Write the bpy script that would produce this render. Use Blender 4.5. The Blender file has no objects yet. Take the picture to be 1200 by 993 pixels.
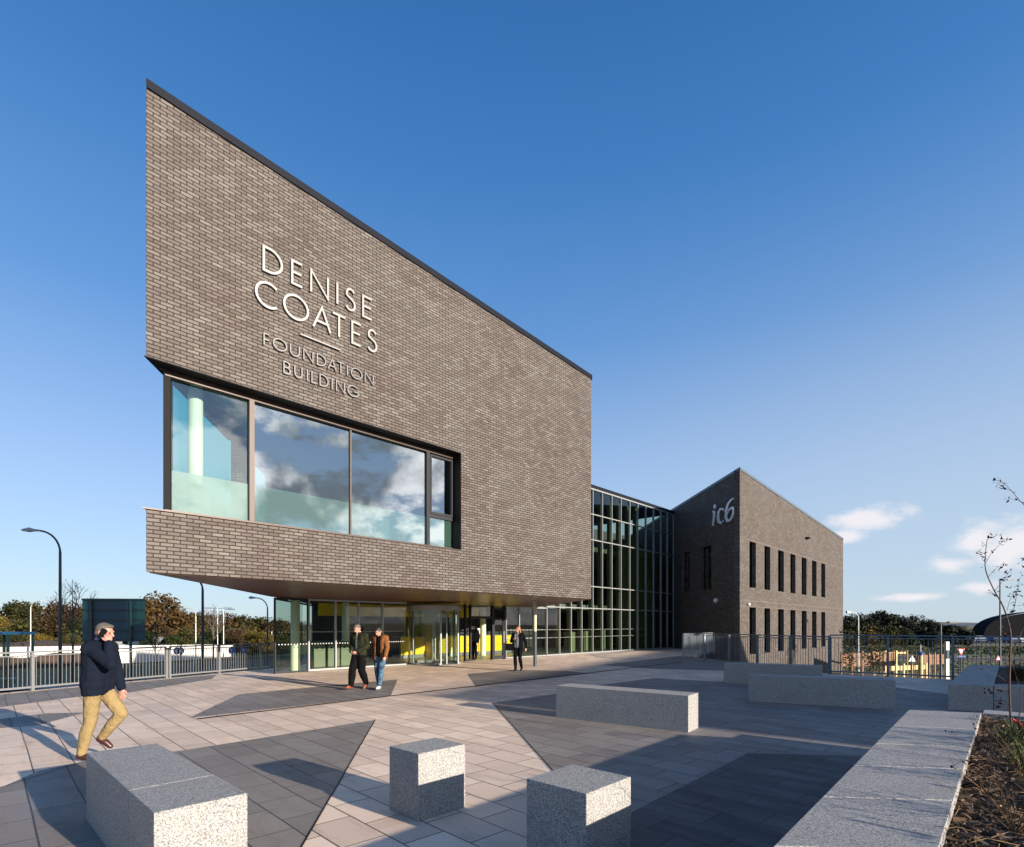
import bpy, bmesh, math, random
from mathutils import Vector, Matrix, noise as mnoise
R = math.radians
random.seed(7)
sc = bpy.context.scene
COL = sc.collection

# ------------------------------------------------------------------ camera
F = 640.0; CX = 600.0; HY = 733.0; H = 1.75          # focal length, centre and horizon in photo pixels; eye height
cam_d = bpy.data.cameras.new('camera'); cam = bpy.data.objects.new('camera', cam_d); COL.objects.link(cam)
cam.location = (0, 0, H); cam.rotation_euler = (R(90), 0, 0)
cam_d.sensor_width = 36; cam_d.lens = F / 1200 * 36
cam_d.shift_y = (HY - 496.5) / 1200
cam_d.clip_start = 0.05; cam_d.clip_end = 20000
sc.camera = cam

# ------------------------------------------------------------------ sun, sky, exposure
SUN_EL = R(12.8); SUN_H = Vector((0.79, -0.613)).normalized()
sun_dir = Vector((SUN_H.x * math.cos(SUN_EL), SUN_H.y * math.cos(SUN_EL), math.sin(SUN_EL)))
sd = bpy.data.lights.new('sun', 'SUN'); sun = bpy.data.objects.new('sun', sd); COL.objects.link(sun)
sd.energy = 5.0; sd.angle = R(0.5); sd.color = (1.0, 0.88, 0.74)
sun.rotation_euler = sun_dir.to_track_quat('Z', 'Y').to_euler()
sun.location = (30, -25, 30)
sc.view_settings.view_transform = 'Standard'; sc.view_settings.look = 'None'
sc.view_settings.exposure = 1.15; sc.view_settings.gamma = 1; sc.view_settings.use_curve_mapping = False
sc.cycles.max_bounces = 8; sc.cycles.transparent_max_bounces = 16; sc.cycles.use_denoising = True
sc.cycles.sample_clamp_indirect = 6

class NT:
    """short node-building helper"""
    def __init__(s, tree): s.t = tree; s.n = tree.nodes; s.l = tree.links
    def new(s, typ, **kw):
        nd = s.n.new(typ)
        for k, v in kw.items(): setattr(nd, k, v)
        return nd
    def put(s, sock, v):
        if isinstance(v, bpy.types.NodeSocket): s.l.new(v, sock)
        elif v is not None: sock.default_value = v
    def m(s, op, a, b=None, c=None, clamp=False):
        nd = s.new('ShaderNodeMath', operation=op, use_clamp=clamp)
        s.put(nd.inputs[0], a)
        if b is not None: s.put(nd.inputs[1], b)
        if c is not None: s.put(nd.inputs[2], c)
        return nd.outputs[0]
    def vm(s, op, a, b=None, sc_=None):
        nd = s.new('ShaderNodeVectorMath', operation=op)
        s.put(nd.inputs[0], a)
        if b is not None: s.put(nd.inputs[1], b)
        if sc_ is not None: s.put(nd.inputs['Scale'], sc_)
        return nd.outputs['Value'] if op in ('DOT_PRODUCT', 'LENGTH') else nd.outputs[0]
    def mix(s, f, a, b, blend='MIX'):
        nd = s.new('ShaderNodeMix', data_type='RGBA', blend_type=blend)
        s.put(nd.inputs[0], f); s.put(nd.inputs[6], a); s.put(nd.inputs[7], b)
        return nd.outputs[2]
    def ramp(s, f, stops, interp='LINEAR'):
        nd = s.new('ShaderNodeValToRGB'); cr = nd.color_ramp; cr.interpolation = interp
        while len(cr.elements) < len(stops): cr.elements.new(0.5)
        for e, (p, c) in zip(cr.elements, stops):
            e.position = p; e.color = (c[0], c[1], c[2], 1) if hasattr(c, '__len__') else (c, c, c, 1)
        s.put(nd.inputs[0], f); return nd.outputs[0]
    def noise(s, vec, scale, detail=3, rough=0.5, dist=0.0):
        nd = s.new('ShaderNodeTexNoise'); s.put(nd.inputs['Vector'], vec)
        nd.inputs['Scale'].default_value = scale; nd.inputs['Detail'].default_value = detail
        nd.inputs['Roughness'].default_value = rough; nd.inputs['Distortion'].default_value = dist
        return nd.outputs[0]
    def comb(s, x=0.0, y=0.0, z=0.0):
        nd = s.new('ShaderNodeCombineXYZ')
        for i, v in enumerate((x, y, z)): s.put(nd.inputs[i], v)
        return nd.outputs[0]
    def sep(s, v):
        nd = s.new('ShaderNodeSeparateXYZ'); s.put(nd.inputs[0], v); return nd.outputs
    def mrange(s, v, a, b, c=0.0, d=1.0, smooth=True):
        nd = s.new('ShaderNodeMapRange'); nd.interpolation_type = 'SMOOTHSTEP' if smooth else 'LINEAR'
        s.put(nd.inputs[0], v)
        for i, x in enumerate((a, b, c, d)): s.put(nd.inputs[i + 1], x)
        return nd.outputs[0]

world = bpy.data.worlds.new('World'); sc.world = world; world.use_nodes = True
wt = NT(world.node_tree); wt.n.clear()
wout = wt.new('ShaderNodeOutputWorld'); bg = wt.new('ShaderNodeBackground'); wt.l.new(bg.outputs[0], wout.inputs[0])
sky = wt.new('ShaderNodeTexSky', sky_type='NISHITA', sun_disc=False)
sky.sun_elevation = SUN_EL; sky.sun_rotation = math.atan2(SUN_H.x, SUN_H.y)
sky.air_density = 1.0; sky.dust_density = 0.4; sky.ozone_density = 2.5
CLX = 1.62
wdir = wt.vm('NORMALIZE', wt.new('ShaderNodeTexCoord').outputs['Generated'])
wx, wy, wz = wt.sep(wdir)
az = wt.m('ARCTAN2', wx, wy); el = wt.m('ARCSINE', wz)
tint = wt.ramp(wt.mrange(el, R(-2), R(60), smooth=False), SKY_TINT if 'SKY_TINT' in globals() else
               [(0.0, (0.86, 0.95, 1.12)), (0.22, (0.80, 0.93, 1.16)), (0.55, (0.62, 0.86, 1.16)), (1.0, (0.52, 0.80, 1.12))])
skyc = wt.mix(1.0, sky.outputs[0], tint, 'MULTIPLY')
grad = wt.ramp(wt.mrange(el, 0.0, R(90), smooth=False), [(0.0, (2.45, 3.05, 3.6)), (0.07, (2.15, 2.85, 3.7)), (0.155, (1.62, 2.38, 3.6)), (0.30, (0.58, 1.45, 3.0)), (0.44, (0.24, 0.95, 2.4)), (0.54, (0.15, 0.72, 2.0)), (1.0, (0.10, 0.50, 1.5))])
skyc = wt.mix(0.80, skyc, grad)
pale = wt.m('MULTIPLY', wt.mrange(wx, -0.2, 0.75), wt.mrange(el, R(38), R(4)))
skyc = wt.mix(wt.m('MULTIPLY', pale, 0.45), skyc, (2.5, 2.95, 3.35, 1))
wn = wt.noise(wt.vm('MULTIPLY', wdir, (1, 1, 1.9)), 11.0, 9, 0.60)
wn2 = wt.noise(wt.vm('ADD', wt.vm('MULTIPLY', wdir, (1, 1, 2.2)), (CLX, 0.3, 0.0)), 2.6, 10, 0.62, 0.0)
def blob(a, e, ra, re):
    da = wt.m('DIVIDE', wt.m('SUBTRACT', az, R(a)), R(ra)); de = wt.m('DIVIDE', wt.m('SUBTRACT', el, R(e)), R(re))
    return wt.m('SUBTRACT', 1.0, wt.m('SQRT', wt.m('ADD', wt.m('MULTIPLY', da, da), wt.m('MULTIPLY', de, de))))
mask = None
for a, e, ra, re in [(33.0, 9.3, 4.2, 1.4), (31.6, 7.9, 2.2, 1.0), (38.5, 5.0, 2.6, 1.0), (44.0, 6.3, 6.0, 2.8), (40.3, 7.0, 2.2, 2.2),
                     (41.0, 3.0, 2.0, .8), (36, 2.4, 3.0, .5), (-58, 6, 9, 1.6), (60, 7, 9, 3)]:
    b = blob(a, e, ra, re)
    mask = b if mask is None else wt.m('MAXIMUM', mask, b)
front = wt.mrange(wt.m('ADD', mask, wt.m('MULTIPLY', wt.m('SUBTRACT', wn, 0.5), 3.2)), 0.02, 0.95)
back_zone = wt.mrange(wt.m('ABSOLUTE', wt.m('SUBTRACT', az, R(125))), R(55), R(38), 0.0, 1.0)
back_low = wt.mrange(el, R(42), R(18), 0.0, 1.0)
backc = wt.m('MULTIPLY', wt.mrange(wt.m('ADD', wt.m('MULTIPLY', wn2, 0.55), wt.m('MULTIPLY', wn, 0.45)), 0.44, 0.525), wt.m('MULTIPLY', back_zone, back_low))
cf = wt.m('MAXIMUM', wt.m('MULTIPLY', front, 0.85), backc, clamp=True)
wn3 = wt.noise(wt.vm('ADD', wdir, (0.0, 0.0, 0.035)), 5.0, 5, 0.55)
ccol = wt.mix(wt.mrange(wn3, 0.46, 0.60), (8.5, 8.2, 8.1, 1), (1.5, 1.75, 2.0, 1))
ccol = wt.mix(wt.mrange(wy, 0.1, 0.4), ccol, (4.2, 4.0, 4.1, 1))
wt.l.new(wt.mix(cf, skyc, ccol), bg.inputs[0]); bg.inputs[1].default_value = 0.102

# ------------------------------------------------------------------ pixel and frame helpers
def gp(px, py, z=0.0):
    D = F * (H - z) / (py - HY); return Vector(((px - CX) / F * D, D, z))
def zat(py, D): return H - (py - HY) / F * D
def xat(px, D): return (px - CX) / F * D
A = Vector((-7.1, 10.6)); TH = math.atan2(0.7295, 0.684)
U = Vector((math.cos(TH), math.sin(TH))); N = Vector((-math.sin(TH), math.cos(TH)))
VL = Vector((0.602, 0.798)).normalized()                  # direction of the slanted end walls, in the building frame
def w2(s, q): return A + U * s + N * q
def t_at(px, p0=(0, 0), d=(1, 0)):
    k = (px - CX) / F; P = w2(*p0); Dv = U * d[0] + N * d[1]
    return (k * P.y - P.x) / (Dv.x - k * Dv.y)
def depth(s, q): return w2(s, q).y

# ------------------------------------------------------------------ object helpers
def tag(o, label=None, cat=None, group=None, kind=None):
    if label: o['label'] = label
    if cat: o['category'] = cat
    if group: o['group'] = group
    if kind: o['kind'] = kind
    return o
def thing(name, label, cat, loc=(0, 0, 0), rz=0.0, group=None):
    o = bpy.data.objects.new(name, None); COL.objects.link(o); o.empty_display_size = 0.3
    o.location = loc; o.rotation_euler = (0, 0, rz)
    return tag(o, label, cat, group)
def obj(name, bm, mat, parent=None, smooth=False, recalc=True):
    if recalc: bmesh.ops.recalc_face_normals(bm, faces=bm.faces)
    me = bpy.data.meshes.new(name); bm.to_mesh(me); bm.free()
    o = bpy.data.objects.new(name, me); COL.objects.link(o)
    if mat is not None: me.materials.append(mat)
    if smooth:
        for p in me.polygons: p.use_smooth = True
    if parent: o.parent = parent
    return o
def copy_tree(o, parent=None):
    c = o.copy(); COL.objects.link(c)
    if parent: c.parent = parent
    for ch in list(o.children): copy_tree(ch, c)
    return c
def box(bm, x0, x1, y0, y1, z0, z1, M=None):
    vs = [Vector((x, y, z)) for z in (z0, z1) for y in (y0, y1) for x in (x0, x1)]
    if M: vs = [M @ v for v in vs]
    v = [bm.verts.new(p) for p in vs]
    for f in ((0, 2, 3, 1), (4, 5, 7, 6), (0, 1, 5, 4), (1, 3, 7, 5), (3, 2, 6, 7), (2, 0, 4, 6)):
        bm.faces.new([v[i] for i in f])
    return v
def prism(bm, pts, z0, z1):
    """vertical prism over a plan polygon; z0, z1 numbers or functions of (x, y)"""
    g0 = z0 if callable(z0) else (lambda x, y: z0); g1 = z1 if callable(z1) else (lambda x, y: z1)
    a = [bm.verts.new((p[0], p[1], g0(p[0], p[1]))) for p in pts]; b = [bm.verts.new((p[0], p[1], g1(p[0], p[1]))) for p in pts]
    n = len(pts)
    bm.faces.new(a[::-1]); bm.faces.new(b)
    for i in range(n): bm.faces.new([a[i], a[(i + 1) % n], b[(i + 1) % n], b[i]])
def tube(bm, pts, rads, seg=8, caps=True):
    pts = [Vector(p) for p in pts]
    if not hasattr(rads, '__len__'): rads = [rads] * len(pts)
    rings = []; ref = None
    for i, p in enumerate(pts):
        t = (pts[min(i + 1, len(pts) - 1)] - pts[max(i - 1, 0)])
        if t.length < 1e-9: t = Vector((0, 0, 1))
        t.normalize()
        if ref is None or abs(ref.dot(t)) > 0.98: ref = Vector((1, 0, 0)) if abs(t.x) < 0.8 else Vector((0, 1, 0))
        a = (ref - t * ref.dot(t)).normalized(); b = t.cross(a); ref = a
        rings.append([bm.verts.new(p + (a * math.cos(2 * math.pi * k / seg) + b * math.sin(2 * math.pi * k / seg)) * rads[i]) for k in range(seg)])
    for r0, r1 in zip(rings, rings[1:]):
        for k in range(seg): bm.faces.new([r0[k], r0[(k + 1) % seg], r1[(k + 1) % seg], r1[k]])
    if caps: bm.faces.new(rings[0][::-1]); bm.faces.new(rings[-1])
def ball(bm, c, r, sub=2, sx=1, sy=1, sz=1):
    M = Matrix.Translation(Vector(c)) @ Matrix.Diagonal((r * sx, r * sy, r * sz, 1))
    bmesh.ops.create_icosphere(bm, subdivisions=sub, radius=1.0, matrix=M)
def bevel(o, w=0.006, seg=2):
    md = o.modifiers.new('bevel', 'BEVEL'); md.width = w; md.segments = seg; md.limit_method = 'ANGLE'; md.angle_limit = R(40)
    return o
def NB(): return bmesh.new()

# ------------------------------------------------------------------ materials
def mat(name, col=(0.5, 0.5, 0.5), rough=0.6, metal=0.0, spec=None, var=0.0, vscale=3.0, bump=0.0, bscale=60.0, coat=0.0, bdist=0.01):
    m = bpy.data.materials.new(name); m.use_nodes = True; t = NT(m.node_tree); p = t.n['Principled BSDF']
    p.inputs['Roughness'].default_value = rough; p.inputs['Metallic'].default_value = metal
    if spec is not None: p.inputs['Specular IOR Level'].default_value = spec
    if coat: p.inputs['Coat Weight'].default_value = coat
    c4 = (*col, 1)
    oc = t.new('ShaderNodeTexCoord').outputs['Object']
    if var:
        n = t.noise(oc, vscale, 4, 0.6)
        lo = tuple(c * (1 - var) for c in col) + (1,); hi = tuple(min(1, c * (1 + var)) for c in col) + (1,)
        t.put(p.inputs['Base Color'], t.mix(t.mrange(n, 0.3, 0.7), lo, hi))
    else: p.inputs['Base Color'].default_value = c4
    if bump:
        b = t.new('ShaderNodeBump'); b.inputs['Strength'].default_value = bump; b.inputs['Distance'].default_value = bdist
        t.put(b.inputs['Height'], t.noise(oc, bscale, 3)); t.put(p.inputs['Normal'], b.outputs[0])
    return m
def glass(name, tintc=(0.8, 0.9, 0.88), base=0.05, gain=1.0, gcol=(1, 1, 1), wob=0.0):
    m = bpy.data.materials.new(name); m.use_nodes = True; t = NT(m.node_tree); t.n.clear()
    o = t.new('ShaderNodeOutputMaterial'); mx = t.new('ShaderNodeMixShader'); tr = t.new('ShaderNodeBsdfTransparent'); gl = t.new('ShaderNodeBsdfGlossy')
    gl.inputs['Roughness'].default_value = 0.0; gl.inputs['Color'].default_value = (*gcol, 1); tr.inputs['Color'].default_value = (*tintc, 1)
    fr = t.new('ShaderNodeFresnel'); fr.inputs['IOR'].default_value = 1.5
    t.put(mx.inputs[0], t.m('ADD', t.m('MULTIPLY', fr.outputs[0], gain), base, clamp=True))
    t.l.new(tr.outputs[0], mx.inputs[1]); t.l.new(gl.outputs[0], mx.inputs[2]); t.l.new(mx.outputs[0], o.inputs[0])
    if wob:
        b = t.new('ShaderNodeBump'); b.inputs['Strength'].default_value = wob; b.inputs['Distance'].default_value = 0.02
        t.put(b.inputs['Height'], t.noise(t.new('ShaderNodeTexCoord').outputs['Object'], 0.9, 1)); t.put(gl.inputs['Normal'], b.outputs[0])
    return m
def brick_mat(name='brown_brick'):
    m = bpy.data.materials.new(name); m.use_nodes = True; t = NT(m.node_tree); p = t.n['Principled BSDF']
    uv = t.new('ShaderNodeUVMap').outputs[0]; uv3 = uv
    br = t.new('ShaderNodeTexBrick'); t.put(br.inputs['Vector'], uv)
    br.offset = 0.5; br.inputs['Scale'].default_value = 1.0
    br.inputs['Brick Width'].default_value = 0.235; br.inputs['Row Height'].default_value = 0.077
    br.inputs['Mortar Size'].default_value = 0.0115; br.inputs['Mortar Smooth'].default_value = 0.25; br.inputs['Bias'].default_value = -0.1
    big = t.noise(uv3, 0.45, 5, 0.65); med = t.noise(t.vm('MULTIPLY', uv3, (1.0, 2.0, 1)), 1.1, 4, 0.7)
    c1 = t.mix(t.mrange(big, 0.35, 0.65), (0.080, 0.061, 0.052, 1), (0.094, 0.082, 0.074, 1))
    c2 = t.mix(t.mrange(med, 0.35, 0.65), (0.158, 0.146, 0.131, 1), (0.118, 0.096, 0.084, 1))
    t.put(br.inputs['Color1'], c1); t.put(br.inputs['Color2'], c2); br.inputs['Mortar'].default_value = (0.020, 0.017, 0.016, 1)
    # face texture within each brick
    fine = t.noise(uv3, 45, 3, 0.6)
    colr = t.mix(0.35, br.outputs[0], t.mix(t.mrange(fine, 0.35, 0.65), (0.35, 0.35, 0.35, 1), (0.65, 0.65, 0.65, 1)), 'OVERLAY')
    t.put(p.inputs['Base Color'], colr)
    p.inputs['Roughness'].default_value = 0.7; p.inputs['Specular IOR Level'].default_value = 0.2
    b = t.new('ShaderNodeBump'); b.inputs['Strength'].default_value = 0.8; b.inputs['Distance'].default_value = 0.006
    t.put(b.inputs['Height'], t.m('ADD', t.m('MULTIPLY', br.outputs[1], -1.0), t.m('MULTIPLY', fine, 0.35))); t.put(p.inputs['Normal'], b.outputs[0])
    return m
def granite_mat():
    m = bpy.data.materials.new('speckled_granite'); m.use_nodes = True; t = NT(m.node_tree); p = t.n['Principled BSDF']
    oc = t.new('ShaderNodeTexCoord').outputs['Object']
    v = t.new('ShaderNodeTexVoronoi'); t.put(v.inputs['Vector'], oc); v.inputs['Scale'].default_value = 165
    s = t.sep(v.outputs['Color'])[0]
    n = t.noise(oc, 60, 4, 0.7); st = t.noise(oc, 2.2, 4, 0.6)
    f = t.m('ADD', t.m('MULTIPLY', s, 0.62), t.m('MULTIPLY', n, 0.45))
    c = t.ramp(f, [(0.20, (0.07, 0.07, 0.075)), (0.38, (0.17, 0.168, 0.165)), (0.54, (0.27, 0.263, 0.252)), (0.72, (0.335, 0.327, 0.312)), (0.90, (0.41, 0.40, 0.38))])
    c = t.mix(t.mrange(st, 0.50, 0.72, 0.0, 0.28), c, (0.19, 0.175, 0.155, 1)); c = t.mix(t.mrange(t.noise(t.vm('MULTIPLY', oc, (9, 9, 1.2)), 1.4, 4, 0.6), 0.55, 0.75, 0.0, 0.20), c, (0.15, 0.14, 0.125, 1))
    t.put(p.inputs['Base Color'], c); p.inputs['Roughness'].default_value = 0.7
    b = t.new('ShaderNodeBump'); b.inputs['Strength'].default_value = 0.35; b.inputs['Distance'].default_value = 0.004
    t.put(b.inputs['Height'], f); t.put(p.inputs['Normal'], b.outputs[0])
    return m
def paving_mat(name, ca, cb, joint=(0.05, 0.042, 0.038), bw=0.62, rh=0.40, dirt=0.45, offs=0.43, sh=(0, 0)):
    m = bpy.data.materials.new(name); m.use_nodes = True; t = NT(m.node_tree); p = t.n['Principled BSDF']
    oc = t.new('ShaderNodeTexCoord').outputs['Object']
    xx = t.m('ADD', t.vm('DOT_PRODUCT', oc, (-0.69, 0.72, 0)), 40.0 + sh[0]); yy = t.m('ADD', t.vm('DOT_PRODUCT', oc, (0.72, 0.69, 0)), 40.0 + sh[1])
    wob = t.noise(oc, 1.1, 2); vec = t.comb(t.m('ADD', xx, t.m('MULTIPLY', wob, 0.015)), t.m('ADD', yy, t.m('MULTIPLY', wob, 0.02)), 0)
    br = t.new('ShaderNodeTexBrick'); t.put(br.inputs['Vector'], vec); br.offset = offs; br.squash = 1.0; br.offset_frequency = 2
    br.inputs['Scale'].default_value = 1.0; br.inputs['Brick Width'].default_value = bw; br.inputs['Row Height'].default_value = rh
    br.inputs['Mortar Size'].default_value = 0.008; br.inputs['Mortar Smooth'].default_value = 0.3
    br.inputs['Color1'].default_value = (*ca, 1); br.inputs['Color2'].default_value = (*cb, 1); br.inputs['Mortar'].default_value = (*joint, 1)
    big = t.noise(oc, 0.35, 5, 0.6); mid = t.noise(t.comb(t.m('MULTIPLY', xx, 0.6), t.m('MULTIPLY', yy, 2.2), 0), 1.5, 5, 0.65); fine = t.noise(oc, 70, 3, 0.7)
    c = t.mix(t.mrange(big, 0.38, 0.70, 0.0, dirt), br.outputs[0], tuple(v * 0.55 for v in ca) + (1,))
    c = t.mix(t.mrange(mid, 0.50, 0.72, 0.0, dirt), c, tuple(v * w * 0.6 for v, w in zip(cb, (1.05, 0.93, 0.82))) + (1,))
    c = t.mix(0.30, c, t.mix(t.mrange(fine, 0.3, 0.7), (0.3, 0.3, 0.3, 1), (0.7, 0.7, 0.7, 1)), 'OVERLAY')
    vo = t.new('ShaderNodeTexVoronoi'); t.put(vo.inputs['Vector'], oc); vo.inputs['Scale'].default_value = 2.3
    spot = t.m('MULTIPLY', t.m('LESS_THAN', vo.outputs['Distance'], 0.032), 0.55)
    c = t.mix(spot, c, tuple(v * 0.3 for v in ca) + (1,))
    damp = t.mrange(t.noise(t.vm('MULTIPLY', oc, (1, 1, 1)), 0.8, 6, 0.7, 0.8), 0.56, 0.68, 0.0, 0.38)
    c = t.mix(damp, c, tuple(v * w for v, w in zip(ca, (0.52, 0.45, 0.38))) + (1,))
    t.put(p.inputs['Base Color'], c); t.put(p.inputs['Roughness'], t.mrange(mid, 0.3, 0.7, 0.55, 0.8))
    b = t.new('ShaderNodeBump'); b.inputs['Strength'].default_value = 0.7; b.inputs['Distance'].default_value = 0.006
    t.put(b.inputs['Height'], t.m('ADD', t.m('MULTIPLY', br.outputs[1], -1.2), t.m('ADD', t.m('MULTIPLY', fine, 0.12), t.m('MULTIPLY', mid, 0.25))))
    t.put(p.inputs['Normal'], b.outputs[0])
    return m
def foliage_mat(name, c1, c2, c3=None, scale=1.2):
    m = bpy.data.materials.new(name); m.use_nodes = True; t = NT(m.node_tree); p = t.n['Principled BSDF']
    oc = t.new('ShaderNodeTexCoord').outputs['Object']; oi = t.new('ShaderNodeObjectInfo')
    n = t.noise(t.vm('ADD', oc, t.comb(oi.outputs['Random'], oi.outputs['Random'], 0)), scale, 4, 0.65)
    stops = [(0.32, c1), (0.62, c2)] + ([(0.80, c3)] if c3 else [])
    c = t.ramp(t.m('ADD', n, t.m('MULTIPLY', t.m('SUBTRACT', oi.outputs['Random'], 0.5), 0.22)), stops)
    t.put(p.inputs['Base Color'], c); p.inputs['Roughness'].default_value = 0.7; p.inputs['Specular IOR Level'].default_value = 0.2
    return m
M = {}
M['brick'] = brick_mat(); M['granite'] = granite_mat(); M['course'] = mat('soldier_course', (.115, .095, .085), .8, spec=.2, var=.3, vscale=9)
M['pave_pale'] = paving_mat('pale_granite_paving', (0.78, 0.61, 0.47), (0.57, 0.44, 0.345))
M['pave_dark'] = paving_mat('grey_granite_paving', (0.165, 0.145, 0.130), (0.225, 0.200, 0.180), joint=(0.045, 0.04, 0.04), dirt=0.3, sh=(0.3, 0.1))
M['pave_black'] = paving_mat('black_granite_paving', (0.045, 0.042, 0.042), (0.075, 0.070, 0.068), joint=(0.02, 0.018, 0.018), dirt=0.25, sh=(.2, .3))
M['coping'] = mat('black_coping', (0.008, 0.010, 0.016), 0.6, 0.0, spec=.1)
M['bronze'] = mat('bronze_frame', (0.060, 0.043, 0.036), 0.45, 0.3)
M['black'] = mat('black_metal', (0.006, 0.006, 0.007), 0.6, spec=.1)
M['soffit'] = mat('bronze_soffit', (0.105, 0.040, 0.020), 0.34, 0.15, spec=0.25, var=0.15, vscale=0.6)
M['alu'] = mat('aluminium_frame', (0.30, 0.31, 0.31), 0.38, 0.35)
M['darkframe'] = mat('dark_frame', (0.022, 0.024, 0.028), 0.5, 0.0, spec=.2)
M['galv'] = mat('galvanised_steel', (0.28, 0.31, 0.34), 0.45, 0.55, var=0.12)
M['letter'] = mat('brushed_letters', (0.23, 0.222, 0.218), 0.45, 0.4); M['letter_small'] = mat('dull_letters', (0.15, 0.146, 0.144), 0.5, 0.3); M['letter_pale'] = mat('pale_letters', (0.62, 0.63, 0.65), 0.35, 0.2)
M['fin'] = mat('grey_green_fin', (0.11, 0.135, 0.085), 0.6)
M['white'] = mat('white_plaster', (0.72, 0.72, 0.70), 0.8)
M['cream'] = mat('cream_paint', (0.60, 0.64, 0.48), 0.6)
M['yellow'] = mat('yellow_panel', (0.72, 0.48, 0.004), 0.5)
M['green_wall'] = mat('olive_green_wall', (0.24, 0.27, 0.09), 0.7)
M['floor_in'] = mat('interior_floor', (0.16, 0.17, 0.15), 0.35)
M['ceil_in'] = mat('interior_ceiling', (0.45, 0.46, 0.46), 0.8)
M['dark_in'] = mat('dark_interior', (0.03, 0.035, 0.045), 0.6)
M['mid_in'] = mat('interior_grey', (0.14, 0.15, 0.16), 0.7)
M['g_big'] = glass('window_glass', (0.56, 0.72, 0.70), 0.38, 1.4, (0.86, 0.94, 1.0), 0.012)
M['g_corner'] = glass('corner_glass', (0.72, 0.84, 0.85), 0.16, 0.9, (0.86, 0.94, 1.0))
M['g_teal'] = glass('teal_glass', (0.30, 0.86, 0.66), 0.02, 0.4)
M['g_low'] = glass('lobby_glass', (0.72, 0.80, 0.73), 0.02, 0.8)
M['g_link'] = glass('link_glass', (0.55, 0.66, 0.52), 0.05, 1.0, (0.8, 0.9, 1.0), 0.05)
M['g_dark'] = glass('dark_window_glass', (0.16, 0.20, 0.18), 0.0, 0.6)
M['rail_white'] = mat('pale_railing', (0.16, 0.165, 0.17), 0.5, 0.2)
M['rail_blue'] = mat('blue_grey_railing', (0.10, 0.135, 0.17), 0.45, 0.35)
M['asphalt'] = mat('asphalt', (0.045, 0.047, 0.052), 0.85, var=0.3, vscale=0.8, bump=0.4)
M['kerb'] = mat('kerb_stone', (0.35, 0.34, 0.33), 0.8, var=0.2)
M['line'] = mat('road_paint', (0.75, 0.75, 0.73), 0.6)
M['pole'] = mat('grey_pole', (0.045, 0.055, 0.068), 0.5, 0.2)
M['pole_pale'] = mat('pale_pole', (0.42, 0.43, 0.43), 0.45, 0.4)
M['bark'] = mat('bark', (0.085, 0.065, 0.05), 0.9, var=0.4, vscale=8)
M['twig'] = mat('red_brown_twig', (0.055, 0.028, 0.022), 0.8, var=0.3, vscale=10)
M['hoarding'] = mat('white_hoarding', (0.55, 0.54, 0.52), 0.6, var=0.05)
M['signback'] = mat('sign_back', (0.055, 0.090, 0.118), 0.6, 0.0, spec=.2)
# frosted film: half see-through pale green
fm = bpy.data.materials.new('frosted_film'); fm.use_nodes = True; t = NT(fm.node_tree); t.n.clear()
o_ = t.new('ShaderNodeOutputMaterial'); mx = t.new('ShaderNodeMixShader'); mx.inputs[0].default_value = 0.22
d_ = t.new('ShaderNodeBsdfDiffuse'); d_.inputs[0].default_value = (0.27, 0.33, 0.28, 1); tr_ = t.new('ShaderNodeBsdfTransparent'); tr_.inputs[0].default_value = (0.85, 0.95, 0.9, 1)
t.l.new(d_.outputs[0], mx.inputs[1]); t.l.new(tr_.outputs[0], mx.inputs[2]); t.l.new(mx.outputs[0], o_.inputs[0]); M['frost'] = fm
def ground_mat():
    m = bpy.data.materials.new('rough_grass'); m.use_nodes = True; t = NT(m.node_tree); p = t.n['Principled BSDF']
    oc = t.new('ShaderNodeTexCoord').outputs['Object']
    n1 = t.noise(oc, 0.05, 6, 0.65); n2 = t.noise(oc, 0.9, 4, 0.7)
    c = t.ramp(t.m('ADD', t.m('MULTIPLY', n1, 0.7), t.m('MULTIPLY', n2, 0.3)), [(0.36, (0.05, 0.07, 0.02)), (0.48, (0.10, 0.11, 0.035)), (0.56, (0.14, 0.10, 0.05)), (0.68, (0.17, 0.12, 0.07))])
    t.put(p.inputs['Base Color'], c); p.inputs['Roughness'].default_value = 0.95
    b = t.new('ShaderNodeBump'); b.inputs['Strength'].default_value = 0.8; b.inputs['Distance'].default_value = 0.2; t.put(b.inputs['Height'], n2); t.put(p.inputs['Normal'], b.outputs[0])
    return m
M['ground'] = ground_mat()
def dots_mat():
    m = bpy.data.materials.new('safety_dot_film'); m.use_nodes = True; t = NT(m.node_tree); t.n.clear()
    o = t.new('ShaderNodeOutputMaterial'); mx = t.new('ShaderNodeMixShader'); tr = t.new('ShaderNodeBsdfTransparent'); d = t.new('ShaderNodeBsdfDiffuse'); d.inputs[0].default_value = (.55, .56, .54, 1)
    x = t.sep(t.new('ShaderNodeTexCoord').outputs['Object'])[0]
    t.put(mx.inputs[0], t.m('LESS_THAN', t.m('FRACT', t.m('DIVIDE', x, 0.115)), 0.32)); t.l.new(tr.outputs[0], mx.inputs[1]); t.l.new(d.outputs[0], mx.inputs[2]); t.l.new(mx.outputs[0], o.inputs[0])
    return m
M['dots'] = dots_mat()
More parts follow.
